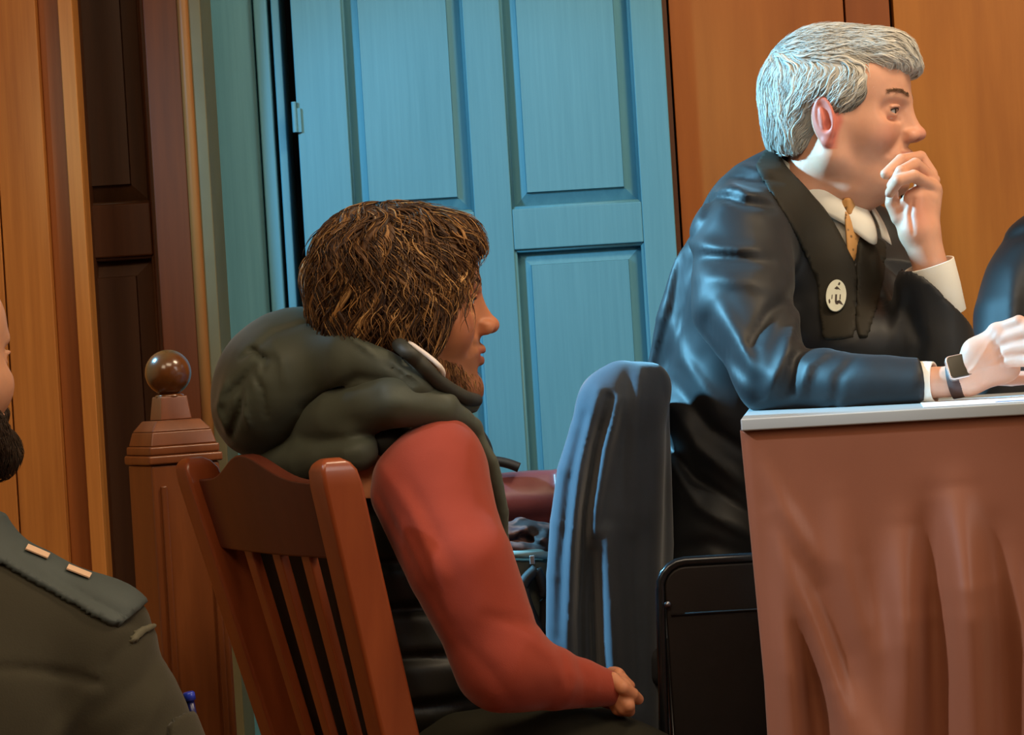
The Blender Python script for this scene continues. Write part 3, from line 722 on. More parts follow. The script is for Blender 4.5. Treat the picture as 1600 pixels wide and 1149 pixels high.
def head_sdf(neck_to=(-.05, 0, -.10), neck_r=.056, nose=1.0, jaw=1.0, brow=1.0, ear_s=1.0):
    s = Sdf()
    s.add(Ell((-.015, 0, .150), (.098, .076, .085)))
    s.add(Ell((.028, 0, .128), (.062, .064, .078)), .02)
    s.add(Ell((.036, 0, .075), (.050, .052 * jaw, .060)), .03)
    s.add(Ell((.046, 0, .158), (.049, .056, .050)), .025)
    for e in (-1, 1):
        s.add(Cap((.0, e * .050 * jaw, .048), (.070, e * .014, .018), .019, .016), .025)
        s.add(Cap((.0, e * .056, .055), (.005, e * .062, .10), .018, .016), .02)
        s.add(Ell((.054, e * .042, .088), (.024, .019, .022)), .03)
    s.add(Ell((.082, 0, .016), (.019, .021, .017)), .018)
    s.add(Cap(neck_to, (-.022, 0, .06), neck_r, neck_r * .95), .03)
    s.add(Cap((.04, 0, .01), (np.array(neck_to) + [.03, 0, .03]), .022, .03), .03)          # throat
    for e in (-1, 1): s.add(Cap((.074, e * .040, .135), (.0900, e * .010, .132), .0085 * brow, .0085 * brow), .014)
    s.sub(Ell((.099, .034, .117), (.020, .019, .012)), .012); s.sub(Ell((.099, -.034, .117), (.020, .019, .012)), .012)
    # muzzle, lips
    s.add(Ell((.072, 0, .053), (.027, .030, .026)), .016)
    s.add(Cap((.0985, -.006, .0585), (.0985, .006, .0585), .0052), .004)
    for e in (-1, 1): s.add(Cap((.0982, e * .006, .0585), (.087, e * .023, .0550), .0050, .0024), .005)
    s.add(Cap((.0955, -.008, .0465), (.0955, .008, .0465), .0062), .005)
    for e in (-1, 1): s.add(Cap((.0950, e * .008, .0465), (.086, e * .021, .0535), .0050, .0024), .005)
    s.sub(Ell((.104, 0, .0530), (.012, .020, .0014)), .003)
    s.sub(Ell((.098, 0, .036), (.010, .018, .0050)), .006)
    # nose
    n = nose
    s.add(Cap((.080, 0, .128), (.090, 0, .118), .0105, .010), .012)
    s.add(Cap((.076, 0, .126), (.094, 0, .088), .0105, .0150), .012)
    s.add(Cap((.090, 0, .124), (.088 + .027 * n, 0, .090), .0076, .0088), .010)
    s.add(Ell((.088 + .030 * n, 0, .086), (.0115, .0105, .0095)), .006)
    for e in (-1, 1):
        s.add(Ell((.099 + .006 * n, e * .0125, .083), (.0115, .0072, .0085)), .006)
        s.sub(Ell((.106 + .005 * n, e * .0075, .0745), (.0062, .0036, .0045)), .003)
    s.sub(Ell((.105, 0, .068), (.004, .0028, .008)), .004)
    # lids round the eyeballs with an open slit
    for e in (-1, 1):
        s.sub(Ell((.086, e * .052, .117), (.016, .014, .010)), .014)
        s.add(Ell((.0735, e * .0325, .1165), (.0146, .0146, .0132)), .005)
        arc = [(.0735 + .0146 * math.cos(t), e * (.0325 + .0146 * math.sin(t)), .1158 + .0012 * math.cos(t)) for t in np.radians([-38, -15, 10, 35, 62])]
        s.add(Chain([(x, y, z + .0062) for x, y, z in arc], [.0016, .0024, .0026, .0026, .0016]), .003)
        s.sub(Chain(arc, [.0016, .0036, .0044, .0040, .0016]), .0012)
        s.sub(Cap((.0865, e * .022, .1045), (.0770, e * .043, .1040), .0012), .007)
        s.sub(Cap((.0960, e * .0215, .082), (.0800, e * .037, .056), .0014), .009)
    # ears
    for e in (-1, 1):
        c = np.array((-.010, e * .077, .102)); q = ear_s
        rot = np.array(Matrix.Rotation(math.radians(-12), 3, 'Y') @ Matrix.Rotation(math.radians(e * 24), 3, 'Z')).T
        s.add(Ell(c, (.0185 * q, .0085, .0320 * q), rot), .006)
        s.sub(Ell(c + (.002, e * .0085, .004), (.0110 * q, .0072, .0215 * q), rot), .004)
        s.add(Ell(c + (-.001, e * .004, .001), (.0045, .0045, .016), rot), .004)
        s.add(Ell(c + (.013, e * -.002, -.006), (.0050, .0055, .0065)), .004)
        s.add(Ell(c + (.006, e * .0005, -.029 * q), (.0080, .0055, .0080)), .005)
        s.sub(Ell(c + (.008, e * .006, -.008), (.0050, .006, .007)), .003)
    return s
def head_colors(V, base, lips, ear, beard=None, beardf=None):
    x, y, z = V.T; ay = np.abs(y)
    C = np.tile(np.array(base[:3]), (len(V), 1))
    def mixin(m, c):
        nonlocal C; m = np.clip(m, 0, 1)[:, None]; C = C * (1 - m) + np.array(c[:3]) * m
    g = lambda c, r: np.exp(-(((x - c[0]) / r[0]) ** 2 + ((ay - c[1]) / r[1]) ** 2 + ((z - c[2]) / r[2]) ** 2))
    mixin(.55 * g((.115, 0, .083), (.016, .016, .014)), ear); mixin(.4 * g((.072, .045, .082), (.025, .02, .02)), ear)
    mixin(np.clip((ay - .0735) * 300, 0, 1) * (x < .02) * (x > -.05) * (z > .06) * (z < .14), ear)
    lm = np.clip((1 - np.abs(z - .0525) / .0095) * 3, 0, 1) * np.clip((.024 - ay) * 300, 0, 1) * np.clip((x - .0845) * 300, 0, 1)
    mixin(.85 * lm, lips)
    mixin(.35 * np.clip(1 - np.abs(z - .1395 + .10 * (ay - .03) ** 2 * 20) / .0042, 0, 1) * np.clip((ay - .010) * 300, 0, 1) * np.clip((.050 - ay) * 300, 0, 1) * (x > .05), tuple(.45 * c for c in (beard or base)[:3]) if beard is None else beard)
    if beardf is not None: mixin(beardf(x, ay, z), beard)
    return C
def eyes(parent, fm, look=0.0, iris=None):
    for e in (-1, 1):
        for nm, r0, off, m in (('eyeball', .0122, 0, M_EYEW), ('iris', .0060, .0096, iris or M_IRIS), ('pupil', .0028, .0112, M_PUP)):
            a = np.linspace(0.02, PI - .02, 14); V = []; F = []; n = 18
            for t in a:
                for j in range(n):
                    p = 2 * PI * j / n
                    if nm == 'eyeball': q = (r0 * math.cos(t), r0 * math.sin(t) * math.cos(p), r0 * math.sin(t) * math.sin(p))
                    else: q = (off + (.0028 if nm == 'iris' else .0014) * math.cos(t), r0 * math.sin(t) * math.cos(p), r0 * math.sin(t) * math.sin(p))
                    V.append(q)
            V = np.array(V); c, sn = math.cos(look), math.sin(look); V = V @ np.array([[c, sn, 0], [-sn, c, 0], [0, 0, 1]]); V = V + (.0735, e * .0325, .1160)
            F = [(i * n + j, i * n + (j + 1) % n, (i + 1) * n + (j + 1) % n, (i + 1) * n + j) for i in range(len(a) - 1) for j in range(n)]
            if nm == 'eyeball': root = mesh_obj('eye', toworld(V, fm), F, m, parent)
            else: mesh_obj(nm, toworld(V, fm), F, m, root)
def brows(parent, fm, hs, col, rs, n=170):
    for e in (-1, 1):
        u = rs.random(n); q = np.stack([.098 - .022 * u, e * (.012 + .036 * u), .1385 + .006 * np.sin(PI * u * .8) + rs.normal(size=n) * .0016 * (1.1 - .6 * u)], 1)
        for _ in range(4): q = q - hs.ev(q)[:, None] * hs.grad(q)
        V, F, sid, tt = strands(hs, q, lambda p, t, ph: np.stack([-.35 + 0 * ph, e * 1.0 + 0 * ph, .30 - .7 * t + .3 * np.sin(ph)], 1), 5, .0016, .00035, lambda p, t, ph: .0004 + .0012 * t + 0 * ph, rs, .2, 5, 3)
        o = mesh_obj('eyebrow', toworld(V, fm), F, M_HAIR, parent, cols=(np.array(col[:3]) * (.7 + .6 * rs.random((n, 1))))[sid])
def lashes(parent, fm, col):
    m = bpy.data.materials.get('lash') or plain('lash', col, .7, .05)
    for e in (-1, 1):
        up = []
        for t in np.radians(np.linspace(-36, 62, 13)):
            q = (math.degrees(t) + 36) / 98; up.append((.0735 + .0148 * math.cos(t), e * (.0325 + .0148 * math.sin(t)), .1168 + .0034 * math.sin(PI * q) ** .7))
        MB().tube(toworld(up, fm), [.0004, .0008, .0011, .0009], 6).build('eyelashes', m, parent, smooth=True)
def finger(s, pts, r, k=.004):
    """a finger as a chain of joints; radii swell a little at the joints"""
    n = len(pts); rs = [r * (1.06 - .24 * i / (n - 1)) for i in range(n)]
    s.chain(pts, rs, k); return s
def nail(mb, tip, prev, out, r):
    tip = np.asarray(tip, float); d = tip - np.asarray(prev, float); d /= np.linalg.norm(d); out = np.asarray(out, float); out = out - (out @ d) * d; out /= np.linalg.norm(out); sd = np.cross(d, out)
    n = 10; V = []
    for rr, h in ((1, .72), (.6, .90), (.01, .96)):
        for i in range(n):
            a = 2 * PI * i / n; V.append(tip - d * r * .1 + d * r * .85 * rr * math.cos(a) + sd * r * .68 * rr * math.sin(a) + out * r * (h - .25 * (rr * math.sin(a)) ** 2 * (1 if rr > .5 else .3)))
    F = [(k * n + i, k * n + (i + 1) % n, (k + 1) * n + (i + 1) % n, (k + 1) * n + i) for k in (0, 1) for i in range(n)] + [tuple(2 * n + i for i in range(n))]
    mb.add(V, F)
M_NAIL = plain('finger_nail', lin(214, 158, 136), .3, .04)
def band(parent, name, a, b, ra, rb, th, mat, up=(0, 1, 0), n=40, flare=0, wob=0, sub=3):
    """a cuff: an open ring of cloth from a to b with a real thickness"""
    a = np.asarray(a, float); b = np.asarray(b, float); d = (b - a) / np.linalg.norm(b - a); u = np.cross(d, up); u /= np.linalg.norm(u); v = np.cross(d, u)
    prof = [(0, ra), (.5, (ra + rb) / 2 + .0008), (1, rb), (1.0, rb - th), (.5, (ra + rb) / 2 - th), (0, ra - th)]
    V = []; k = len(prof)
    for t, r in prof:
        for i in range(n):
            w = 2 * PI * i / n; rr = r * (1 + wob * math.sin(3 * w + 1) * t + flare * math.cos(w) * t); V.append(a + (b - a) * t + (u * math.cos(w) + v * math.sin(w)) * rr)
    F = [(j * n + i, j * n + (i + 1) % n, ((j + 1) % k) * n + (i + 1) % n, ((j + 1) % k) * n + i) for j in range(k) for i in range(n)]
    o = mesh_obj(name, V, F, mat, parent); m = o.modifiers.new('b', 'BEVEL'); m.width = .0008; m.segments = 2; return o
def hairmesh(name, parent, fm, V, F, cols):
    o = mesh_obj(name, toworld(V, fm), F, M_HAIR, parent, cols=cols)
    if name in ('hair_strands', 'whisker'): o['kind'] = 'stuff'
    return o
# ================================================================== the seated person in the quilted vest
def vest_person():
    HM = .00165
    d0 = 2.92
    base = P(600, 1200, 2.95); root = empty('person', (base[0], base[1], 0), 'person with wavy brown hair, dark quilted vest over red sweater, seated on slatted chair', 'person')
    fm = frame_matrix(P(638, 612, 2.90), math.radians(11), math.radians(2), 0, .95) + (1.22,)
    hs = head_sdf(neck_to=(-.055, 0, -.11), neck_r=.058, nose=.86)
    # ---------------- head, one surface
    V, F = hs.mesh(HM, (-.13, -.10, -.12), (.14, .10, .245))
    def bf(x, ay, z):
        s = np.clip((.068 - z) * 60, 0, 1) * np.clip((z + .02) * 60, 0, 1) * np.clip((x + .0) * 40, 0, 1)
        s = np.maximum(s * .55, .55 * np.clip((.10 - z) * 40, 0, 1) * np.clip((.045 - x) * 30, 0, 1) * (x > -.01) * (z > 0) * (ay > .03))
        s = np.maximum(s, .75 * np.clip(1 - np.abs(z - .066) / .007, 0, 1) * (x > .07) * (ay < .028))
        return s
    C = head_colors(V, lin(188, 122, 84), lin(164, 88, 68), lin(190, 106, 76), lin(104, 62, 36), bf)
    mesh_obj('head', toworld(V, fm), F, M_SKIN, root, cols=C)
    eyes(root, fm); lashes(root, fm, lin(40, 26, 18)); brows(root, fm, hs, lin(60, 38, 24), np.random.default_rng(4))
    # ---------------- hair: a soft cap and many wavy locks
    hc = Sdf()
    hc.add(Ell((-.020, 0, .152), (.105, .086, .094))).add(Ell((-.052, 0, .100), (.062, .074, .070)), .02)
    for e in (-1, 1): hc.add(Ell((-.005, e * .064, .105), (.042, .028, .050)), .015)
    hc.add(Ell((.062, 0, .190), (.034, .056, .034)), .02)
    hc.sub(Ell((.108, 0, .116), (.074, .085, .076)), .010)
    hc.sub(Ell((.02, 0, -.02), (.12, .12, .055)), .01)
    cap = Sdf(); cap.ops = list(hc.ops); cap.disp(lambda p: .0028 * fsin(p, 120) + .002 * fsin(p, 210, 2))
    V, F = cap.mesh(.0022)
    Cc = np.tile(np.array(lin(58, 36, 20)[:3]), (len(V), 1)); hair = hairmesh('hair', root, fm, V, F, Cc)
    rs = np.random.default_rng(5)
    def roots_on(n, test):
        out = []
        while sum(len(o) for o in out) < n:
            q = rs.normal(size=(4000, 3)); q /= np.linalg.norm(q, axis=1)[:, None]; q = q * (.11, .09, .11) + (-.02, 0, .14)
            g = hc.grad(q)
            for _ in range(4): q = q - hc.ev(q)[:, None] * hc.grad(q)
            out.append(q[test(q)])
        return np.concatenate(out)[:n]
    crown = np.array((-.045, 0, .235))
    def flow(p, t, ph):
        v = p - crown; f = v / (np.linalg.norm(v, axis=1)[:, None] + .01) + np.stack([.35 * np.sin(ph), .2 * np.cos(ph * 1.3), -.55 - .6 * t + 0 * ph], 1)
        f[:, 0] += -.25 * (p[:, 0] < .02) + .35 * (p[:, 2] > .19) * (p[:, 0] > -.02)
        f += .35 * np.stack([fsin(p, 42, 1), fsin(p, 47, 2), fsin(p, 44, 3)], 1)
        return f
    pal = np.array([lin(60, 38, 22)[:3], lin(88, 58, 32)[:3], lin(122, 84, 46)[:3], lin(162, 116, 66)[:3], lin(46, 28, 18)[:3], lin(196, 150, 94)[:3]])
    def clump(q, k): return 3.2 * fsin(q, 70, .5) + k * rs.normal(size=len(q))
    def col(sid, tt, n, pr):
        c = pal[rs.choice(6, n, p=pr)]; c = c * (.85 + .3 * rs.random((n, 1))); return c[sid] * (.8 + .35 * tt[:, None])
    R1 = roots_on(420, lambda q: (q[:, 2] > .07))
    V, F, sid, tt = strands(hc, R1, flow, 13, .0064 + .003 * rs.random(len(R1)), .0042 + .0036 * rs.random(len(R1)), lambda p, t, ph: .0010 + .0095 * np.abs(np.sin(2.6 * t + ph)) * (.4 + t), rs, .75, 8, 6, .5, .10, clump=(60, 3.5, 1.2))
    hairmesh('hair_strands', hair, fm, V, F, col(sid, tt, len(R1), [.28, .26, .16, .12, .14, .04])); 
    R2 = roots_on(3600, lambda q: q[:, 2] > .055)
    V, F, sid, tt = strands(hc, R2, flow, 12, .0055 + .004 * rs.random(len(R2)), .0008 + .0006 * rs.random(len(R2)), lambda p, t, ph: .004 + .010 * np.abs(np.sin(2.6 * t + ph)) * (.4 + t), rs, .8, 8.5, 3, .8, .2, clump=(60, 3.5, 1.0))
    hairmesh('hair_strands', hair, fm, V, F, col(sid, tt, len(R2), [.24, .30, .18, .12, .10, .06]))
    # thin wisps that fall over the cheek and forehead
    face = Sdf(); face.ops = hs.ops[:17]
    q = []
    for i in range(60):
        u = rs.random(); q.append((.030 + .042 * u + .006 * rs.normal(), -.062 + .010 * rs.normal() + .016 * u, .165 + .03 * rs.random() - .012 * u))
    q = np.array(q)
    def flow2(p, t, ph): return np.stack([.30 * np.cos(3 * t + ph) - .22, .2 * np.sin(ph) + 0 * ph, -1 + 0 * ph], 1)
    V, F, sid, tt = strands(face, q, flow2, 14, .0040 + .0038 * rs.random(len(q)), .0011 + .0014 * rs.random(len(q)), lambda p, t, ph: .003 + .006 * np.abs(np.sin(2.5 * t + ph)), rs, .8, 10, 4, .7, .1)
    hairmesh('hair_strands', hair, fm, V, F, col(sid, tt, len(q), [.10, .26, .30, .22, .04, .08]))
    # sideburn and short beard
    q = np.stack([rs.uniform(-.002, .096, 3000), -rs.uniform(.0, .07, 3000), rs.uniform(-.01, .092, 3000)], 1)
    for _ in range(4): q = q - face.ev(q)[:, None] * face.grad(q)
    q = q[(q[:, 0] > -.005) & (q[:, 1] < -.004) & ((q[:, 0] < .022) | (q[:, 2] < .052 - .25 * np.clip(q[:, 0] - .03, 0, 1)))]
    q = q[rs.random(len(q)) < np.clip(1.0 - q[:, 0] * 10, .22, 1)]
    V, F, sid, tt = strands(face, q, lambda p, t, ph: np.stack([.2 + .5 * np.sin(ph), .2 * np.cos(ph), -1 + 0 * ph], 1), 5, .0024, .0005, lambda p, t, ph: .0006 + .002 * t + 0 * ph, rs, .5, 6, 3, .8, .2)
    hairmesh('beard', root, fm, V, F, col(sid, tt, len(q), [.15, .35, .3, .1, .05, .05]))
    # ---------------- sweater (torso and both arms in one surface)
    M_SW = plain('red_knit', lin(150, 64, 48), .85, .06, 14, .25, 900, spec=.15, sheen=.25)
    sw = Sdf()
    sw.add(Ell(P(655, 850, 2.98), (R(70, 2.95), .09, R(150, 2.95)))).add(Ell(P(650, 1050, 2.99), (R(70, 2.95), .09, R(140, 2.95))), .05)
    sw.chain([P(664, 765, 2.82), P(718, 880, 2.765), P(784, 1036, 2.76)], [R(86, 2.8), R(83, 2.8), R(68, 2.8)], .035)
    sw.chain([P(786, 1038, 2.76), P(864, 1060, 2.78), P(950, 1076, 2.81)], [R(66, 2.8), R(50, 2.8), R(28, 2.8)], .03)
    sw.add(Ell(P(700, 738, 2.83), (R(54, 2.8), .06, R(84, 2.8))), .05)
    # other arm, behind
    sw.chain([P(640, 760, 3.14), P(668, 920, 3.19), P(715, 1045, 3.16)], [.06, .052, .046], .03); sw.chain([P(715, 1045, 3.16), P(860, 1078, 3.06), P(940, 1084, 2.96)], [.046, .036, .024], .02)
    fo = lambda pts, w, A, d=2.72: sw.fold([P(x, y, d) for x, y in pts], R(w * .75, d), A * .62)
    fo([(590, 735), (640, 800), (690, 900), (700, 960)], 15, .007); fo([(575, 760), (630, 850), (690, 960)], 10, -.007); fo([(640, 760), (680, 830), (720, 900)], 14, -.004)
    fo([(610, 800), (660, 900), (700, 1000)], 12, .006); fo([(760, 960), (850, 985), (880, 1040)], 14, -.005); fo([(830, 1000), (870, 1030), (885, 1090)], 12, .005)
    fo([(900, 1030), (915, 1060), (912, 1095)], 8, -.005, 2.77); fo([(925, 1040), (935, 1065), (930, 1098)], 6, .003, 2.77); fo([(880, 1015), (897, 1060), (890, 1100)], 7, .004, 2.76)
    fo([(720, 1000), (770, 1050), (800, 1095)], 14, -.004)
    cdir = np.array([math.cos(CH.rotation_euler.z), math.sin(CH.rotation_euler.z), 0]); fdir = np.array([-cdir[1], cdir[0], 0]); cp = np.array(CH.location)
    sw.sub(Wedge([(np.array([fdir[0], fdir[1], .235]), cp + [0, 0, .98] + fdir * .060), (np.array([0, 0, 1.0]), [0, 0, .93]), (cdir, cp + cdir * .20)], [-.7, 2.3, .3], [.3, 3.4, .93]), .01)
    sw.disp(lambda p: .0012 * fsin(p, 45) + .0006 * fsin(p, 110, 1))
    V, F = sw.mesh(.0048); mesh_obj('sweater', V, F, M_SW, root)
    band(root, 'sweater_cuff', P(938, 1074, 2.805), P(958, 1079, 2.815), R(28, 2.8), R(25, 2.8), .003, M_SW)
    # ---------------- vest: hood, collar, padded body
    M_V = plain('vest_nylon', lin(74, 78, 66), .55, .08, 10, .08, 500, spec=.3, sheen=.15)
    M_VD = plain('vest_nylon_shaded', lin(34, 34, 30), .5, .1, 10, .08, 500, spec=.35)  # same fabric coloured darker, painting in the shade below the hood
    vb = Sdf()
    vb.add(Ell(P(540, 860, 3.0), (R(168, 2.95), .175, R(200, 2.95)))).add(Ell(P(575, 1060, 3.0), (R(176, 2.95), .175, R(170, 2.95))), .05)
    vb.add(Cap(P(700, 720, 2.97), P(712, 1010, 2.97), R(72, 2.95), R(96, 2.95)), .04)
    vb.chain([P(470, 700, 3.0), P(560, 705, 2.94), P(640, 705, 2.87)], [R(60, 2.95), R(58, 2.95), R(40, 2.9)], .03)
    vb.chain([P(480, 700, 3.08), P(620, 690, 3.14), P(690, 700, 3.12)], [R(58, 2.95), R(60, 2.95), R(45, 2.95)], .03)
    # arm hole
    vb.sub(Ell(P(712, 812, 2.75), (R(92, 2.8), .10, R(140, 2.8))), .012)
    vb.add(Cap(P(560, 700, 2.87), P(612, 690, 2.86), R(40, 2.85), R(34, 2.85)), .02)
    for yy in (805, 880, 955, 1030, 1105): vb.fold([P(430, yy - 20, 2.9), P(520, yy, 2.84), P(620, yy + 5, 2.82), P(700, yy + 4, 2.84), P(790, yy - 8, 2.9)], .0075, -.012)
    cdir = np.array([math.cos(CH.rotation_euler.z), math.sin(CH.rotation_euler.z), 0]); fdir = np.array([-cdir[1], cdir[0], 0]); cp = np.array(CH.location)
    vb.sub(Wedge([(np.array([fdir[0], fdir[1], .235]), cp + [0, 0, .98] + fdir * .030), (np.array([0, 0, 1.0]), [0, 0, .93])], [-.7, 2.3, .3], [.3, 3.4, .93]), .01)
    vb.disp(lambda p: .0022 * fsin(p, 38) + .0012 * fsin(p, 90, 1))
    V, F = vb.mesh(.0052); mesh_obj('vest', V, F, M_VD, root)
    # padded shoulder yokes
    yk = Sdf()
    yk.chain([P(455, 672, 2.94), P(530, 650, 2.86), P(620, 626, 2.81), P(690, 640, 2.82), P(738, 668, 2.86)], [R(34, 2.9), R(44, 2.85), R(44, 2.8), R(30, 2.8), R(14, 2.8)], .02)
    yk.chain([P(400, 722, 2.96), P(480, 720, 2.89), P(556, 704, 2.83)], [R(26, 2.9), R(34, 2.9), R(34, 2.9)], .02)
    yk.chain([P(500, 660, 3.12), P(620, 640, 3.16), P(720, 665, 3.1)], [.035, .036, .02], .02)
    yk.chain([P(735, 668, 2.865), P(768, 720, 2.865), P(785, 800, 2.88), P(790, 900, 2.90)], [R(12, 2.8), R(11, 2.8), R(10, 2.8), R(10, 2.8)], .01)
    yk.fold([P(470, 690, 2.84), P(540, 690, 2.8), P(600, 672, 2.77)], .008, -.006); yk.fold([P(560, 640, 2.8), P(620, 628, 2.77), P(660, 640, 2.77)], .01, .002)
    yk.disp(lambda p: .0018 * fsin(p, 55, 2) + .0008 * fsin(p, 120))
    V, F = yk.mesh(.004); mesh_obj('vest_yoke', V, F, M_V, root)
    hd = Sdf()
    hd.add(Ell(P(446, 596, 2.97), (R(104, 2.95), .125, R(108, 2.95))))
    hd.add(Ell(P(400, 640, 2.98), (R(66, 2.95), .10, R(72, 2.95))), .04)
    hd.chain([P(480, 560, 2.93), P(560, 562, 2.86), P(645, 594, 2.81)], [R(72, 2.9), R(64, 2.85), R(38, 2.8)], .04)
    hd.chain([P(470, 580, 3.06), P(590, 590, 3.06), P(680, 620, 3.02)], [R(70, 2.9), R(52, 2.85), R(24, 2.8)], .04)
    hd.chain([P(650, 610, 2.81), P(700, 628, 2.83), P(738, 632, 2.88)], [R(22, 2.9), R(18, 2.85), R(13, 2.8)], .015)
    hd.chain([P(690, 632, 3.0), P(738, 634, 2.92)], [R(18, 2.9), R(13, 2.9)], .015)
    # opening round the neck
    hd.sub(Cap(toworld(np.array([(-.045, 0, -.03)]), fm)[0], toworld(np.array([(-.005, 0, .14)]), fm)[0], .062, .088), .012)
    fh = lambda pts, w, A, d=2.84: hd.fold([P(x, y, d) for x, y in pts], R(w * .9, d), A * 1.5)
    fh([(395, 545), (425, 520), (470, 505), (540, 508), (600, 540), (660, 590)], 7, -.004); fh([(385, 545), (405, 558), (425, 562)], 7, -.003); fh([(350, 620), (372, 600), (395, 570)], 7, -.005)
    fh([(348, 690), (372, 640), (380, 600)], 7, -.006); fh([(470, 640), (560, 590), (640, 600)], 9, -.004); fh([(355, 600), (340, 640), (360, 690)], 8, .004, 2.9)
    fh([(600, 530), (640, 570), (690, 610)], 6, -.006, 2.79); fh([(580, 545), (620, 580), (650, 600)], 5, -.004, 2.79)
    fh([(372, 560), (392, 548), (412, 562), (408, 580)], 5, -.005); fh([(380, 600), (378, 640), (384, 668)], 5, .005); fh([(392, 580), (410, 610), (412, 650)], 5, -.003); fh([(540, 520), (600, 560), (640, 588)], 5, .004); fh([(420, 530), (440, 560), (445, 600)], 8, .002)
    hd.disp(lambda p: .0024 * fsin(p, 34, 3) + .0009 * fsin(p, 95, 1))
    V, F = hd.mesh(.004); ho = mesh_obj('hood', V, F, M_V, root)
    # stitched rim of the hood, pale inner collar line
    rim = catmull([on_surf(hd, x, y, .002, 2.6, 3.1)[0] for x, y in ((530, 494), (560, 500), (592, 516), (625, 542), (655, 568), (680, 592), (704, 612))] + [P(728, 622, 2.84), P(744, 626, 2.88)], 6)
    MB().tube(rim, np.interp(np.linspace(0, 1, len(rim)), [0, .3, .8, 1], [R(8, 2.8), R(12, 2.8), R(12, 2.8), R(11, 2.8)]), 14).build('hood_rim', plain('vest_trim', lin(48, 48, 40), .6, .1), ho, smooth=True)
    cl = [P(562, 490, 2.87), P(590, 500, 2.85), P(614, 516, 2.83), P(640, 536, 2.81), P(665, 554, 2.80), P(684, 570, 2.795), P(692, 582, 2.80), P(690, 592, 2.81)]; cl = catmull(cl, 8)
    MB().tube(cl, np.interp(np.linspace(0, 1, len(cl)), [0, .5, 1], [R(2.5, 2.8), R(4, 2.8), R(4.5, 2.8)]), 10).build('inner_collar', plain('white_jersey', lin(228, 214, 204), .7, .03), root, smooth=True)
    # ---------------- trousers and shoes
    M_T = plain('dark_trousers', lin(44, 42, 32), .8, .1, 12, .2, 400, spec=.15)
    tr = Sdf()
    tr.chain([P(640, 1240, 2.92), P(880, 1205, 2.86), P(1095, 1262, 2.80)], [.095, .088, .066], .03)
    tr.chain([P(640, 1240, 3.06), P(880, 1235, 3.14), P(1060, 1270, 3.10)], [.095, .085, .064], .03)
    k1 = P(1095, 1262, 2.80); k2 = P(1060, 1270, 3.10)
    for k in (k1, k2): tr.chain([k, k + [.02, .02, -.24], [k[0] + .03, k[1] + .02, .09]], [.066, .058, .045], .02)
    tr.fold([P(900, 1120, 2.8), P(980, 1130, 2.78), P(1060, 1160, 2.78)], .012, .004); tr.disp(lambda p: .002 * fsin(p, 30))
    V, F = tr.mesh(.007); mesh_obj('trousers', V, F, M_T, root)
    M_SH = plain('black_leather', lin(26, 22, 20), .4, .1)
    for k in (k1, k2):
        sh = Sdf(); c = np.array([k[0] + .03, k[1] + .02, 0]); sh.add(Ell(c + [-.01, 0, .05], (.05, .042, .05))).add(Ell(c + [.09, .03, .035], (.10, .045, .035)), .03).add(Box(c + [.05, .015, .012], (.13, .045, .012), None, .01), .008)
        sh.sub(Box(c + [0, 0, -.05], (.3, .3, .05)), .002); V, F = sh.mesh(.005); mesh_obj('shoe', V, F, M_SH, root)
    # ---------------- hands clasped on the thigh
    hn = Sdf(); r = R(10.5, 2.8)
    w0 = P(945, 1076, 2.81)
    hn.add(Cap(w0, P(966, 1082, 2.815), R(23, 2.8), R(21, 2.8))); hn.add(Ell(P(972, 1080, 2.815), (R(17, 2.8), R(20, 2.8), R(20, 2.8))), .01)
    finger(hn, [P(958, 1062, 2.80), P(973, 1075, 2.79), P(988, 1085, 2.80), P(997, 1093, 2.815)], R(11, 2.8))            # index
    finger(hn, [P(972, 1090, 2.80), P(982, 1103, 2.795), P(984, 1112, 2.815)], R(10.5, 2.8))
    finger(hn, [P(966, 1096, 2.805), P(974, 1108, 2.80), P(978, 1112, 2.825)], R(10, 2.8))
    finger(hn, [P(958, 1098, 2.81), P(964, 1109, 2.81), P(968, 1113, 2.83)], R(9, 2.8))
    finger(hn, [P(958, 1064, 2.83), P(972, 1062, 2.845), P(984, 1072, 2.85)], R(10.5, 2.8))                              # thumb
    # other hand held inside it
    hn.add(Cap(P(948, 1082, 2.96), P(960, 1062, 2.90), R(19, 2.9), R(20, 2.9)), .006); 
    finger(hn, [P(956, 1052, 2.885), P(966, 1053, 2.865), P(969, 1062, 2.855)], R(9.5, 2.85), .003); finger(hn, [P(960, 1056, 2.90), P(972, 1062, 2.885), P(973, 1072, 2.875)], R(9, 2.85), .003)
    finger(hn, [P(964, 1070, 2.91), P(978, 1078, 2.895), P(984, 1088, 2.885)], R(9, 2.85), .003); finger(hn, [P(962, 1082, 2.92), P(974, 1092, 2.91), P(976, 1100, 2.90)], R(8.5, 2.85), .003); finger(hn, [P(958, 1090, 2.93), P(966, 1098, 2.925), P(970, 1104, 2.915)], R(8, 2.85), .003)
    V, F = hn.mesh(.0017); C = np.tile(np.array(lin(200, 134, 98)[:3]), (len(V), 1)); mesh_obj('hand', V, F, M_SKIN, root, cols=C)
    return root
VP = vest_person()
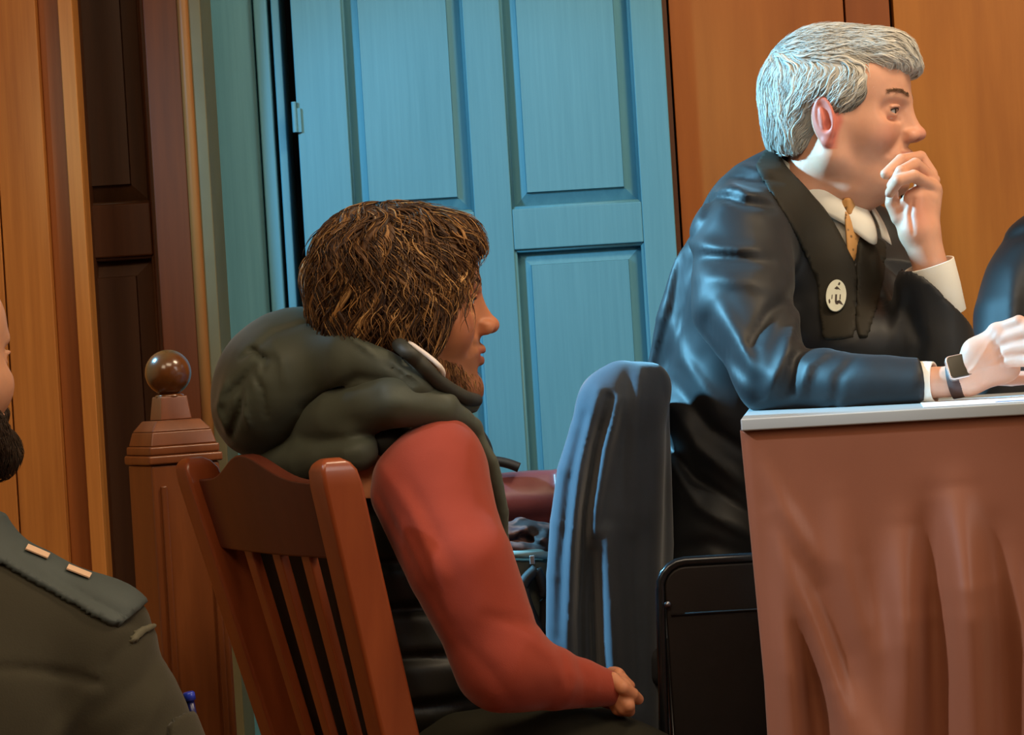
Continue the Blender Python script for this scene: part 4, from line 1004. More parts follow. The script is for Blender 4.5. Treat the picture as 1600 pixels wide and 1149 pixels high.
# ================================================================== the lawyer leaning on the table
M_ROBE = plain('robe_satin', lin(25, 26, 29), .56, .08, 12, .05, 600, spec=.4, sheen=.08)
M_FACING = plain('robe_facing', lin(40, 36, 28), .7, .06, 10, .1, 500, spec=.25)
M_SHIRT = plain('white_shirt', lin(232, 228, 218), .6, .03, 10, .08, 600)
def lawyer():
    b0 = P(1130, 900, 3.5); root = empty('person', (b0[0], b0[1], 0), 'grey haired person in black robe with round badge, chin resting on a hand', 'person')
    fm = frame_matrix(P(1312, 303, 3.35), math.radians(-20), math.radians(5), 0, 1.0)
    az = math.radians(-36); fw = np.array([math.cos(az), math.sin(az), 0]); rt = np.array([math.sin(az), -math.cos(az), 0])   # chest direction, his right
    HM = .0017
    hs = head_sdf(neck_to=(-.070, .0, -.10), neck_r=.053, nose=.80, brow=1.1, ear_s=1.08)
    hs.add(Ell((.020, 0, .004), (.036, .042, .020)), .03)            # soft flesh under the chin
    V, F = hs.mesh(HM, (-.16, -.105, -.12), (.14, .105, .245))
    C = head_colors(V, lin(216, 160, 132), lin(188, 116, 100), lin(212, 122, 104), lin(150, 108, 84))
    mesh_obj('head', toworld(V, fm), F, M_SKIN, root, cols=C); eyes(root, fm, look=.0); lashes(root, fm, lin(70, 52, 40)); brows(root, fm, hs, lin(128, 96, 72), np.random.default_rng(4))
    # ---- hair: short, grey, swept forward into a quiff; darker above the ears
    hc = Sdf()
    hc.add(Ell((-.019, 0, .154), (.103, .082, .091))).add(Ell((-.060, 0, .100), (.052, .068, .066)), .02)
    hc.add(Ell((.050, 0, .205), (.055, .056, .032)), .02).add(Cap((.072, -.030, .198), (.072, .035, .198), .024), .012).add(Cap((.094, -.010, .186), (.092, .035, .186), .015), .012)
    hc.sub(Ell((.132, 0, .120), (.090, .09, .060)), .008); hc.sub(Ell((.118, 0, .086), (.085, .10, .066)), .010)
    hc.sub(Ell((.02, 0, -.00), (.10, .12, .052)), .01)
    for e in (-1, 1): hc.sub(Ell((-.008, e * .088, .098), (.024, .03, .040)), .006)
    for e in (-1, 1): hc.add(Ell((.016, e * .0655, .146), (.032, .0130, .024)), .014); hc.add(Ell((.008, e * .070, .130), (.013, .009, .020)), .008); hc.sub(Ell((-.06, 0, .02), (.10, .12, .035)), .01)
    cap = Sdf(); cap.ops = list(hc.ops); cap.disp(lambda p: .0018 * fsin(p, 130) + .001 * fsin(p, 260, 2))
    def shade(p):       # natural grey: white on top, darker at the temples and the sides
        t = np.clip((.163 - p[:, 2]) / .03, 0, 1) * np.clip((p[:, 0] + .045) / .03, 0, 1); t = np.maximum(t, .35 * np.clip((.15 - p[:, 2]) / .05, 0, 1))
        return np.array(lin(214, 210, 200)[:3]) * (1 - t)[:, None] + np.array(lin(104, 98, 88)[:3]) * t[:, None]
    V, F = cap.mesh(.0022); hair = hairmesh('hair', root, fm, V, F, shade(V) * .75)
    rs = np.random.default_rng(8)
    def roots_on(n):
        q = rs.normal(size=(n * 3, 3)); q /= np.linalg.norm(q, axis=1)[:, None]; q = q * (.115, .09, .11) + (-.01, 0, .145)
        for _ in range(5): q = q - hc.ev(q)[:, None] * hc.grad(q)
        ok = (np.abs(hc.ev(q)) < .002) & (hs.ev(q) > .0008); return q[ok][:n]
    def flow(p, t, ph):
        top = np.clip((p[:, 2] - .165) / .03, 0, 1); back = np.clip((-.03 - p[:, 0]) / .05, 0, 1)
        f = np.stack([.95 * top - .55 * (1 - top) * (1 - back) - .1 * back, .25 * top - .05 + .0 * ph, -.12 * top - .75 * (1 - top) - .4 * back], 1)
        f += (.22 + .35 * back[:, None]) * np.stack([fsin(p, 60, 1), fsin(p, 64, 2), fsin(p, 58, 3)], 1); return f
    for n, rad, ns, wv, lf, st in ((420, .0026, 10, .35, .0045, .0050), (3200, .0007, 9, .4, .005, .0046)):
        r = roots_on(n); N = len(r)
        V, F, sid, tt = strands(hc, r, flow, ns, st * (.7 + .6 * rs.random(N)), rad * (.7 + .6 * rs.random(N)), lambda p, t, ph: .0006 + lf * t * (.3 + .7 * np.sin(ph) ** 2), rs, wv, 8, 4, .55, .15)
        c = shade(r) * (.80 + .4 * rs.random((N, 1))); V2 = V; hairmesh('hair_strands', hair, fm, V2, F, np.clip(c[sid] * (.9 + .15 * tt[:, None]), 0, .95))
    # ---- robe
    rb = Sdf()
    rb.add(Ell(P(1128, 850, 3.50), (R(118, 3.45), .17, R(170, 3.45))))
    rb.add(Ell(P(1140, 660, 3.50), (R(118, 3.45), .15, R(170, 3.45))), .05)
    rb.add(Ell(P(1220, 480, 3.44), (R(150, 3.4), .15, R(140, 3.4))), .06)
    rb.add(Ell(P(1200, 350, 3.40), (R(100, 3.4), .13, R(92, 3.4))), .05)
    rb.chain([P(1232, 275, 3.42), P(1160, 365, 3.30)], [R(50, 3.4), R(72, 3.3)], .05)
    rb.chain([P(1260, 300, 3.45), P(1372, 398, 3.52)], [R(46, 3.4), R(64, 3.5)], .05)
    rb.add(Ell(P(1298, 450, 3.37), (R(72, 3.35), .10, R(125, 3.35))), .05)
    rb.add(Ell(P(1335, 540, 3.29), (R(95, 3.28), .085, R(60, 3.28))), .05)
    # back panel that stands off the body
    rb.chain([P(1150, 300, 3.45), P(1082, 400, 3.46), P(1048, 500, 3.48), P(1018, 590, 3.50)], [R(28, 3.4), R(26, 3.4), R(24, 3.4), R(12, 3.4)], .03)
    # skirt to the seat and on down
    rb.chain([P(1120, 900, 3.5), P(1250, 1010, 3.44), P(1260, 1200, 3.44)], [R(112, 3.45), R(105, 3.45), R(90, 3.45)], .06)
    # sleeves
    rb.chain([P(1158, 385, 3.26), P(1160, 480, 3.17), P(1212, 590, 3.08)], [R(84, 3.2), R(80, 3.15), R(56, 3.05)], .03)
    rb.chain([P(1212, 588, 3.08), P(1330, 602, 3.0), P(1440, 601, 2.95)], [R(56, 3.05), R(50, 3.0), R(41, 2.95)], .03)
    rb.sub(Box(P(1480, 600, 2.95), (R(40, 2.95), .07, .07), None), .003)
    rb.chain([P(1372, 405, 3.50), P(1430, 500, 3.38), P(1468, 560, 3.24)], [R(64, 3.5), R(66, 3.4), R(50, 3.25)], .04)
    rb.chain([P(1468, 560, 3.24), P(1458, 440, 3.233)], [R(52, 3.25), R(54, 3.25)], .03)
    nn = CR * .67 + CU * .74; rb.sub(Wedge([(-nn, P(1462, 462, 3.24))], P(1368, 510, 3.13) + [0, 0, -.0], P(1560, 370, 3.36)), .003)
    rb.sub(Cap(P(1472, 500, 3.235), P(1446, 400, 3.225), R(38, 3.2), R(44, 3.2)), .004)
    rb.sub(Cap(P(1425, 601, 2.958), P(1470, 601, 2.94), R(31, 2.95), R(32, 2.95)), .004)
    # V opening down to the badge, cut along the chest direction
    tipV = P(1336, 418, 3.26); A = P(1226, 214, 3.26); B = P(1344, 300, 3.26)
    vd = (tipV - C0) / np.linalg.norm(tipV - C0); nA = np.cross(A - tipV, vd); nB = np.cross(B - tipV, vd)
    inside = P(1315, 320, 3.26)
    nA = nA if (inside - tipV) @ nA < 0 else -nA; nB = nB if (inside - tipV) @ nB < 0 else -nB
    rb.sub(Wedge([(nA, tipV), (nB, tipV), (CF, P(1310, 330, 3.36)), (np.array([0, 0, 1.0]), P(1310, 150, 3.3))], P(1200, 430, 3.1) - .0, P(1430, 150, 3.5)), .004)
    # neck hole
    nc0 = P(1288, 286, 3.372); nn0 = fw * .62 + np.array([0, 0, .78]); rb.sub(Cap(nc0 + nn0 * .006, nc0 + nn0 * .13, .080, .115), .006)
    # table edge keeps the cloth out
    rb.sub(Box((tc + TR * .75 + TB * .26) + [0, 0, -.30], (.745, .255, .298), np.array([TR, TB, [0, 0, 1]])), .006)
    fo = lambda pts, w, A, d=3.1: rb.fold([P(x, y, d) for x, y in pts], R(w, d), A)
    # shoulder gathers
    fo([(1130, 300), (1150, 285), (1170, 300), (1200, 305)], 9, .008, 3.2); fo([(1105, 330), (1125, 300), (1160, 318), (1205, 322)], 8, -.008, 3.2); fo([(1165, 250), (1195, 262), (1225, 265)], 8, .006, 3.25); fo([(1150, 272), (1185, 280), (1225, 285)], 6, -.006, 3.25)
    # upper arm folds
    fo([(1098, 395), (1150, 402), (1210, 408)], 12, -.009); fo([(1085, 370), (1130, 385), (1190, 388)], 14, .007); fo([(1100, 430), (1160, 440), (1215, 450)], 14, .006)
    fo([(1245, 460), (1200, 490), (1170, 540), (1180, 590)], 11, -.008); fo([(1262, 480), (1225, 530), (1200, 590), (1190, 620)], 9, .008); fo([(1120, 470), (1150, 530), (1195, 600)], 14, .007); fo([(1110, 500), (1140, 560), (1185, 620)], 10, -.005)
    fo([(1290, 545), (1255, 570), (1240, 620)], 8, .006, 3.05); fo([(1275, 535), (1240, 560), (1225, 610)], 7, -.006, 3.05); fo([(1330, 560), (1305, 590), (1300, 640)], 8, -.004, 3.0)
    # cape and waist folds
    fo([(1120, 310), (1075, 380), (1060, 470), (1030, 580)], 7, -.010, 3.35); fo([(1040, 620), (1090, 700), (1180, 770)], 13, .009, 3.35); fo([(1030, 660), (1090, 750), (1180, 810)], 10, -.009, 3.35); fo([(1030, 700), (1090, 790), (1180, 840)], 11, .008, 3.35)
    fo([(1060, 600), (1110, 670), (1180, 715)], 10, -.007, 3.35); fo([(1015, 600), (1035, 640), (1030, 700)], 9, .007, 3.4); fo([(1050, 480), (1070, 560), (1130, 650)], 12, .006, 3.35)
    fo([(1060, 860), (1110, 850), (1170, 870)], 12, -.005, 3.35); fo([(1370, 410), (1390, 470), (1380, 540)], 10, .006, 3.3); fo([(1400, 470), (1420, 540), (1410, 590)], 9, -.006, 3.3); fo([(1350, 340), (1372, 390), (1366, 440)], 8, .005, 3.3)
    rb.disp(lambda p: .0020 * fsin(p, 30, 1) + .0008 * fsin(p, 85, 2))
    V, F = rb.mesh(.0048, P(980, 1149, 3.0) * [1, 0, 1] + [-.12, 2.86, -.45], [.78, 3.72, 1.42]); robe = mesh_obj('robe', V, F, M_ROBE, root)
    patch('robe_facing', V, F, [(1228, 226), (1268, 290), (1306, 350), (1337, 416), (1336, 530), (1286, 530), (1278, 440), (1235, 350), (1180, 262), (1196, 238)], .0032, M_FACING, robe, dlim=(2.9, 3.42))
    patch('robe_facing', V, F, [(1338, 414), (1352, 300), (1380, 312), (1384, 400), (1372, 470), (1355, 530), (1338, 530)], .0032, M_FACING, robe, dlim=(2.9, 3.42))
    # ---- shirt front under the robe, collar, tie
    sh = Sdf(); sh.add(Ell(P(1262, 400, 3.42), (.09, .10, .13))).add(Cap(P(1262, 325, 3.40), P(1290, 270, 3.37), .066, .055), .03); sh.add(Ell(P(1300, 390, 3.375), (.050, .068, .095)), .03)
    sh.sub(Wedge([(-np.array([0, 0, 1.0]), P(1300, 318, 3.3)), (np.array([0, 0, 1.0]), P(1300, 100, 3.3))], P(1150, 330, 3.2), P(1420, 100, 3.6)), .003)
    V, F = sh.mesh(.004); mesh_obj('shirt', V, F, M_SHIRT, root)
    # shirt collar: a band standing round the neck, lower at the throat, with two points
    n = 64; V = []; rows = 7
    for j in range(rows):
        t = j / (rows - 1)
        for i in range(n):
            ph = 2 * PI * i / n + .12; ph = .10 + (2 * PI - .20) * i / (n - 1)
            cph = math.cos(ph); sph = math.sin(ph)
            front = math.exp(-((min(ph, 2 * PI - ph) - .42) / .30) ** 2)
            r = .061 + .009 * max(0, -cph) + .011 * t + .004 * t * front + .004 * math.sin(t * PI)
            zc = -.050 * cph - .008                       # rises towards the nape
            z = zc + .018 - t * (.040 + .022 * front)
            V.append(nc0 + fw * (cph * r * 1.02 + .012 * t * front) + rt * (sph * r * .95) + np.array([0, 0, z]) + fw * (.006 if cph > 0 else .0) * cph)
    idx = np.arange(rows * n).reshape(rows, n); Fq = np.stack([idx[:-1, :-1], idx[1:, :-1], idx[1:, 1:], idx[:-1, 1:]], -1).reshape(-1, 4)
    co = mesh_obj('shirt_collar', np.array(V), Fq, M_SHIRT, root); s = co.modifiers.new('s', 'SOLIDIFY'); s.thickness = .0022; s.offset = 1
    # tie
    m, nt, b = new_mat('tie_silk'); vo = nt.nodes.new('ShaderNodeTexVoronoi'); tcn = nt.nodes.new('ShaderNodeTexCoord'); nt.links.new(tcn.outputs['Object'], vo.inputs['Vector']); vo.inputs['Scale'].default_value = 95
    rr = ramp(nt, vo.outputs['Distance'], [(.18, lin(120, 82, 40)), (.30, lin(206, 150, 84))]); nt.links.new(rr.outputs[0], b.inputs['Base Color']); b.inputs['Roughness'].default_value = .45; b.inputs['Sheen Weight'].default_value = .2
    cen = [on_surf(sh, x, y, .0045, 3.0, 3.5)[0] for x, y in ((1323, 330), (1326, 350), (1330, 380), (1333, 405), (1336, 425))]; wd = [.012, .017, .021, .024, .026]
    cc = catmull(cen, 6); ww = np.interp(np.linspace(0, 1, len(cc)), np.linspace(0, 1, 5), wd); V = []
    for c, w_ in zip(cc, ww):
        for k in range(9):
            u = -1 + k / 4; V.append(c + rt * (u * w_) + fw * (.006 * (1 - u * u)))
    idx = np.arange(len(cc) * 9).reshape(-1, 9); Fq = np.stack([idx[:-1, :-1], idx[1:, :-1], idx[1:, 1:], idx[:-1, 1:]], -1).reshape(-1, 4)
    ti = mesh_obj('tie', np.array(V), Fq, m, root); s = ti.modifiers.new('s', 'SOLIDIFY'); s.thickness = .003
    kn = Sdf(); kn.add(Box(cen[0] + [0, 0, .004] + fw * .003, (.0145, .007, .013), np.array([rt, fw, [0, 0, 1]]), .004)); V, F = kn.mesh(.002); mesh_obj('knot', V, F, m, ti)
    # ---- round badge on the robe
    bn = fw * .93 + rt * .10 + np.array([0, 0, .30]); bn /= np.linalg.norm(bn)
    # find the robe surface under the badge
    dirv = P(1306, 467, 3.0) - C0; dirv /= np.linalg.norm(dirv); t = 3.0
    for _ in range(200):
        q = C0 + dirv * t; dd = rb.ev(q[None])[0]
        if dd < .0005: break
        t += max(dd * .7, .0005)
    g = rb.grad((C0 + dirv * t)[None], .01)[0]; bc = C0 + dirv * t
    az2 = math.radians(-30); bn = np.array([math.cos(az2), math.sin(az2), .0]) + .55 * g * [1, 1, .4]; bn /= np.linalg.norm(bn)
    su = np.cross([0, 0, 1.0], bn); su /= np.linalg.norm(su); uu = np.cross(bn, su); pl_, pr_, pt_, pb_ = [on_surf(rb, x, y, 0, 2.9, 3.6)[0] for x, y in ((1296, 467), (1318, 467), (1307, 440), (1307, 494))]; bn = np.cross(pr_ - pl_, pt_ - pb_); bn /= np.linalg.norm(bn); bn = bn if bn @ dirv < 0 else -bn
    su = pr_ - pl_; su -= bn * (su @ bn); su /= np.linalg.norm(su); uu = np.cross(bn, su); uu = uu if uu[2] > 0 else -uu; bc = (pl_ + pr_ + pt_ + pb_) / 4 + bn * .0062
    def disc(rx, rz, c, h, bn=bn):
        a = np.linspace(0, 2 * PI, 41)[:-1]; mb = MB(); mb.prism([c + su * rx * math.cos(x) + uu * rz * math.sin(x) for x in a], bn * h); return mb
    br = R(30, 3.2)
    badge = empty('badge', bc - np.array([0, 0, 0])); badge.parent = root; badge.location = Vector(bc - np.array([b0[0], b0[1], 0]))
    bpy.context.view_layer.update()
    disc(br * .54, br, bc, .003).build('disc', plain('badge_white', lin(206, 208, 192), .4, .05, 60), badge, bevel=.0008)
    M_MK = plain('badge_print', lin(48, 34, 26), .6, .1)
    def glyph(pts): return MB().prism([bc + su * (x * br * .54) + uu * (y * br) for x, y in pts], bn * .0034)
    mk = [[(-.08, .05), (.10, .05), (.12, -.40), (.30, -.50), (.75, -.62), (.62, -.48), (.45, -.38), (.40, -.30), (.24, -.58), (.02, -.56), (-.08, -.40)],
          [(-.20, .42), (.02, .56), (.16, .50), (.42, .32), (.20, .38), (.02, .36)], [(.12, .66), (.22, .82), (.36, .78), (.30, .62)], [(-.70, -.30), (-.60, -.22), (-.50, -.40), (-.55, -.54), (-.66, -.46)], [(.36, .05), (.46, .05), (.46, -.28), (.36, -.26)], [(-.42, .02), (-.34, .04), (-.34, -.22), (-.42, -.24)]]
    mm = MB()
    for gph in mk: glyph(gph).build('mark', M_MK, badge)
    # ---- white shirt tail at the back of the waist
    stl = MB(); pp = [P(1019, 648, 3.40), P(1028, 640, 3.39), P(1033, 668, 3.385), P(1031, 698, 3.39), P(1023, 690, 3.395)]
    stl.prism(pp, (0, .02, 0)); stl.build('shirt_tail', M_SHIRT, root, bevel=.002)
    # ---- cuffs
    band(root, 'shirt_cuff', P(1425, 600, 2.955), P(1461, 598, 2.942), R(34, 2.95), R(32, 2.95), .0025, M_SHIRT, wob=.03)
    band(root, 'shirt_cuff', P(1477, 492, 3.236), P(1452, 412, 3.225), R(34, 3.2), R(40, 3.2), .0025, M_SHIRT, wob=.05)
    # ---- right hand, palm down above the papers, with the wrist
    hn = Sdf(); k = .010
    hn.chain([P(1400, 600, 2.96), P(1480, 597, 2.935), P(1512, 590, 2.925)], [R(27, 2.94), R(24, 2.93), R(26, 2.93)], .01)
    hn.add(Ell(P(1545, 562, 2.915), (R(46, 2.92), R(26, 2.92), R(30, 2.92)), np.array(Matrix.Rotation(math.radians(35), 3, 'Y')).T * 1.0), .012)
    hn.chain([P(1512, 580, 2.925), P(1558, 522, 2.905)], [R(24, 2.93), R(17, 2.9)], .012); hn.chain([P(1512, 595, 2.925), P(1574, 575, 2.915)], [R(22, 2.93), R(19, 2.9)], .012)
    FG = [[(1557, 517, 2.905), (1592, 503, 2.885), (1628, 516, 2.87), (1640, 540, 2.87)], [(1566, 530, 2.895), (1604, 519, 2.875), (1640, 532, 2.862), (1652, 556, 2.86)], [(1574, 547, 2.890), (1610, 541, 2.868), (1644, 556, 2.858), (1652, 578, 2.86)], [(1577, 564, 2.890), (1608, 564, 2.87), (1632, 578, 2.862), (1638, 596, 2.865)]]
    for f, r in zip(FG, (10.5, 11, 10.5, 9.5)): finger(hn, [P(*q) for q in f], R(r, 2.88), .006)
    finger(hn, [P(1540, 590, 2.94), P(1580, 592, 2.945), P(1615, 590, 2.93), P(1640, 588, 2.91)], R(12, 2.9), .012)
    for f in FG: hn.fold([P(*f[0]) - CF * .03, P(1520, 582, 2.88)], .003, .0012)
    V, F = hn.mesh(.0019); C = np.tile(np.array(lin(220, 168, 144)[:3]), (len(V), 1)); px, py, _ = proj(V)
    mk_ = np.clip(1 - np.hypot(px - 1555, py - 520) / 40, 0, 1)[:, None] * .35; C = C * (1 - mk_) + np.array(lin(226, 196, 184)[:3]) * mk_
    rh = mesh_obj('hand', V, F, M_SKIN, root, cols=C)
    for f in FG: nm = MB(); nail(nm, P(*f[3]), P(*f[2]), (.3, -1, .3), R(9, 2.88)); nm.build('finger_nail', M_NAIL, rh, smooth=True)
    # ---- left hand closed in front of the mouth, thumb under the chin
    h2 = Sdf(); d = 3.24
    h2.chain([P(1470, 480, 3.236), P(1452, 410, 3.225), P(1438, 365, 3.225)], [R(30, 3.2), R(27, 3.2), R(30, 3.2)], .01)
    h2.chain([P(1438, 362, 3.23), P(1450, 300, 3.24)], [R(28, 3.2), R(23, 3.2)], .012); h2.chain([P(1428, 360, 3.22), P(1432, 312, 3.22)], [R(22, 3.2), R(20, 3.2)], .012)
    h2.chain([P(1440, 350, 3.25), P(1448, 285, 3.27)], [R(24, 3.2), R(20, 3.2)], .012)
    FL = [[(1454, 272, 3.268), (1438, 246, 3.268), (1408, 250, 3.235), (1384, 272, 3.215)],                      # index along the mouth
          [(1458, 282, 3.252), (1430, 257, 3.228), (1408, 268, 3.205), (1394, 290, 3.212)],
          [(1460, 294, 3.232), (1428, 275, 3.198), (1404, 282, 3.192), (1391, 301, 3.208)],
          [(1458, 310, 3.216), (1432, 296, 3.186), (1412, 302, 3.186), (1399, 318, 3.200)]]
    for f, r in zip(FL[:3], (10.5, 10.5, 10)): finger(h2, [P(*q) for q in f], R(r, 3.22), .0035)
    finger(h2, [P(1455, 312, 3.225), P(1436, 300, 3.215), P(1420, 308, 3.215), P(1410, 322, 3.22)], R(9, 3.22), .004)
    finger(h2, [P(1425, 362, 3.235), P(1404, 340, 3.225), P(1394, 318, 3.225), P(1394, 302, 3.235)], R(12, 3.22), .008)     # thumb
    h2.fold([P(1427, 365, 3.2), P(1424, 335, 3.2), P(1428, 312, 3.2)], .003, -.003)
    V, F = h2.mesh(.0017); px, py, _ = proj(V)
    C = np.tile(np.array(lin(214, 158, 130)[:3]), (len(V), 1)); mk_ = np.clip(1 - np.hypot((px - 1432) / 1, (py - 335) / 1.3) / 34, 0, 1)[:, None] * .5; C = C * (1 - mk_) + np.array(lin(200, 116, 96)[:3]) * mk_
    lh = mesh_obj('hand', V, F, M_SKIN, root, cols=C)
    for f in (FL[0], FL[2]): nm = MB(); nail(nm, P(*f[3]), P(*f[2]), (-.3, -1, .2), R(9, 3.2)); nm.build('finger_nail', M_NAIL, lh, smooth=True)
    # ---- smartwatch on the right wrist
    wc = P(1494, 578, 2.935) + np.array([0, -R(32, 2.93), .004]); wn = np.array([-.05, -.93, .36]); wn /= np.linalg.norm(wn)
    wx = np.array([1, -.03, .16]); wx -= wn * (wx @ wn); wx /= np.linalg.norm(wx); wz = np.cross(wn, wx) * -1; wz = wz if wz[2] > 0 else -wz
    watch = empty('smartwatch', wc); watch.parent = root; watch.location = Vector(wc - np.array([b0[0], b0[1], 0])); bpy.context.view_layer.update()
    def rrect(hx, hz, r, n=6):
        o = []
        for cx, cz, a0 in ((hx - r, hz - r, 0), (-hx + r, hz - r, PI / 2), (-hx + r, -hz + r, PI), (hx - r, -hz + r, 1.5 * PI)):
            for t in np.linspace(a0, a0 + PI / 2, n): o.append((cx + r * math.cos(t), cz + r * math.sin(t)))
        return o
    hx, hz = R(20.5, 2.9), R(20, 2.9)
    MB().prism([wc - wn * .006 + wx * a + wz * c for a, c in rrect(hx, hz, .0055)], wn * .009).build('watch_case', plain('rose_aluminium', lin(232, 206, 196), .25, .03, metal=.7), watch, bevel=.0016, seg=3)
    MB().prism([wc + wn * .0032 + wx * a + wz * c for a, c in rrect(hx * .90, hz * .90, .005)], wn * .0012).build('watch_screen', plain('screen_glass', lin(46, 40, 30), .12, .05), watch, bevel=.0008)
    # strap: an open loop round the wrist
    ax = (P(1512, 590, 2.925) - P(1480, 597, 2.935)); ax /= np.linalg.norm(ax); V = []; n = 40; c0 = P(1497, 594, 2.930); u = -CF - ax * (-CF @ ax); u /= np.linalg.norm(u); v = np.cross(ax, u)
    for s_ in (-1, 1):
        for rr_ in (R(26.5, 2.93), R(28.5, 2.93)):
            for i in range(n): a = 2 * PI * i / n; V.append(c0 + ax * s_ * R(12, 2.93) + (u * math.cos(a) + v * math.sin(a)) * rr_)
    F = []
    for a, b in ((0, 1), (1, 3), (3, 2), (2, 0)):
        for i in range(n): F.append((a * n + i, a * n + (i + 1) % n, b * n + (i + 1) % n, b * n + i))
    mesh_obj('watch_strap', V, F, plain('strap_leather', lin(70, 40, 32), .55, .1, 60), watch)
    # ---- legs and shoes, out of sight under the robe
    M_T = bpy.data.materials['dark_trousers']; M_SH = bpy.data.materials['black_leather']
    tr = Sdf()
    for o in (-.09, .09):
        h = P(1128, 930, 3.5) + rt * o; kk = h + np.array([.36, .10, -.03]); kk[2] = max(.60, kk[2] - .05); tr.chain([h, kk, [kk[0] + .02, kk[1] + .02, .10 + DZ]], [.085, .062, .045], .02)
        sh = Sdf(); c = np.array([kk[0] + .02, kk[1] + .02, DZ]); sh.add(Ell(c + [-.01, 0, .05], (.05, .042, .05))).add(Ell(c + [.09, .01, .035], (.10, .045, .035)), .03); sh.sub(Box(c + [0, 0, -.05], (.3, .3, .05)), .002)
        V, F = sh.mesh(.006); mesh_obj('shoe', V, F, M_SH, root)
    V, F = tr.mesh(.008); mesh_obj('trousers', V, F, M_T, root)
    return root
LW = lawyer()
# ---- his chair, mostly hidden by the coat on its back
def office_chair():
    c = P(1100, 1000, 3.5); root = empty('upholstered_chair', (c[0], c[1], DZ * 0), 'dark chair under the robed person, its back covered by a hanging jacket', 'chair')
    bx = P(985, 620, 3.48); z0 = .0
    M = plain('chair_fabric', lin(34, 34, 38), .8, .1)
    MB().box((c[0] - .10, c[1] - .20, .60), (c[0] + .30, c[1] + .20, .655)).build('seat', M, root, bevel=.015)
    MB().box((c[0] - .165, c[1] - .17, .70), (c[0] - .130, c[1] + .17, bx[2] - .025)).build('backrest', M, root, bevel=.012)
    for sx in (-.09, .28):
        for sy in (-.17, .17): MB().tube([(c[0] + sx, c[1] + sy, 0), (c[0] + sx, c[1] + sy, .61)], .013, 10).build('leg', M_STEEL, root, smooth=True)
    for sy in (-.17, .17): MB().tube([(c[0] - .10, c[1] + sy, .59), (c[0] - .17, c[1] + sy, .63), (c[0] - .17, c[1] + sy, .75)], .012, 10).build('back_bracket', M_STEEL, root, smooth=True)
office_chair()
# ---- jacket hung over the chair back
def jacket():
    M = plain('jacket_wool', lin(66, 72, 82), .8, .08, 20, .15, 500, spec=.2, sheen=.5)
    s = Sdf()
    s.chain([P(1014, 600, 3.36), P(978, 604, 3.34), P(950, 628, 3.33)], [R(34, 3.35), R(40, 3.35), R(42, 3.35)], .03)
    L = [(958, 625), (930, 680), (912, 740), (900, 820), (893, 900), (892, 980), (892, 1100), (896, 1240)]
    s.chain([P(x, y, 3.33) for x, y in L], [R(r, 3.35) for r in (42, 42, 42, 41, 40, 39, 38, 38)], .03)
    s.chain([P(985, 650, 3.35), P(978, 800, 3.34), P(975, 1000, 3.34), P(985, 1250, 3.34)], [R(55, 3.35), R(58, 3.35), R(56, 3.35), R(50, 3.35)], .04)
    s.chain([P(1015, 640, 3.40), P(1020, 850, 3.39), P(1010, 1200, 3.38)], [R(30, 3.4), R(34, 3.4), R(36, 3.4)], .03)
    f = lambda pts, w, A, d=3.28: s.fold([P(x, y, d) for x, y in pts], R(w, d), A)
    f([(936, 610), (908, 720), (894, 850), (888, 1000), (890, 1150)], 8, .008); f([(915, 650), (890, 760), (878, 880), (874, 1000)], 7, -.006)
    f([(952, 622), (930, 700), (914, 800), (906, 960), (908, 1150)], 8.5, -.018); f([(968, 625), (948, 700), (934, 780), (926, 850)], 9, .012); f([(985, 575), (975, 640), (972, 740), (985, 860)], 12, -.007); f([(1000, 590), (998, 700), (1010, 820)], 10, .006)
    f([(948, 835), (954, 950), (960, 1060), (958, 1200)], 16, .022); f([(990, 850), (995, 960), (1000, 1100)], 10, -.008); f([(924, 850), (930, 1000), (935, 1150)], 9, -.012)
    f([(1000, 640), (1005, 760), (1002, 900)], 12, -.006)
    s.disp(lambda p: .0009 * fsin(p, 26, 2))
    V, F = s.mesh(.0036, [-.2, 3.1, .28], P(1075, 540, 3.5) + [0, .1, 0]); o = mesh_obj('jacket', V, F, M); tag(o, 'dark suit jacket draped over the chair back behind the robed person', 'jacket')
jacket()
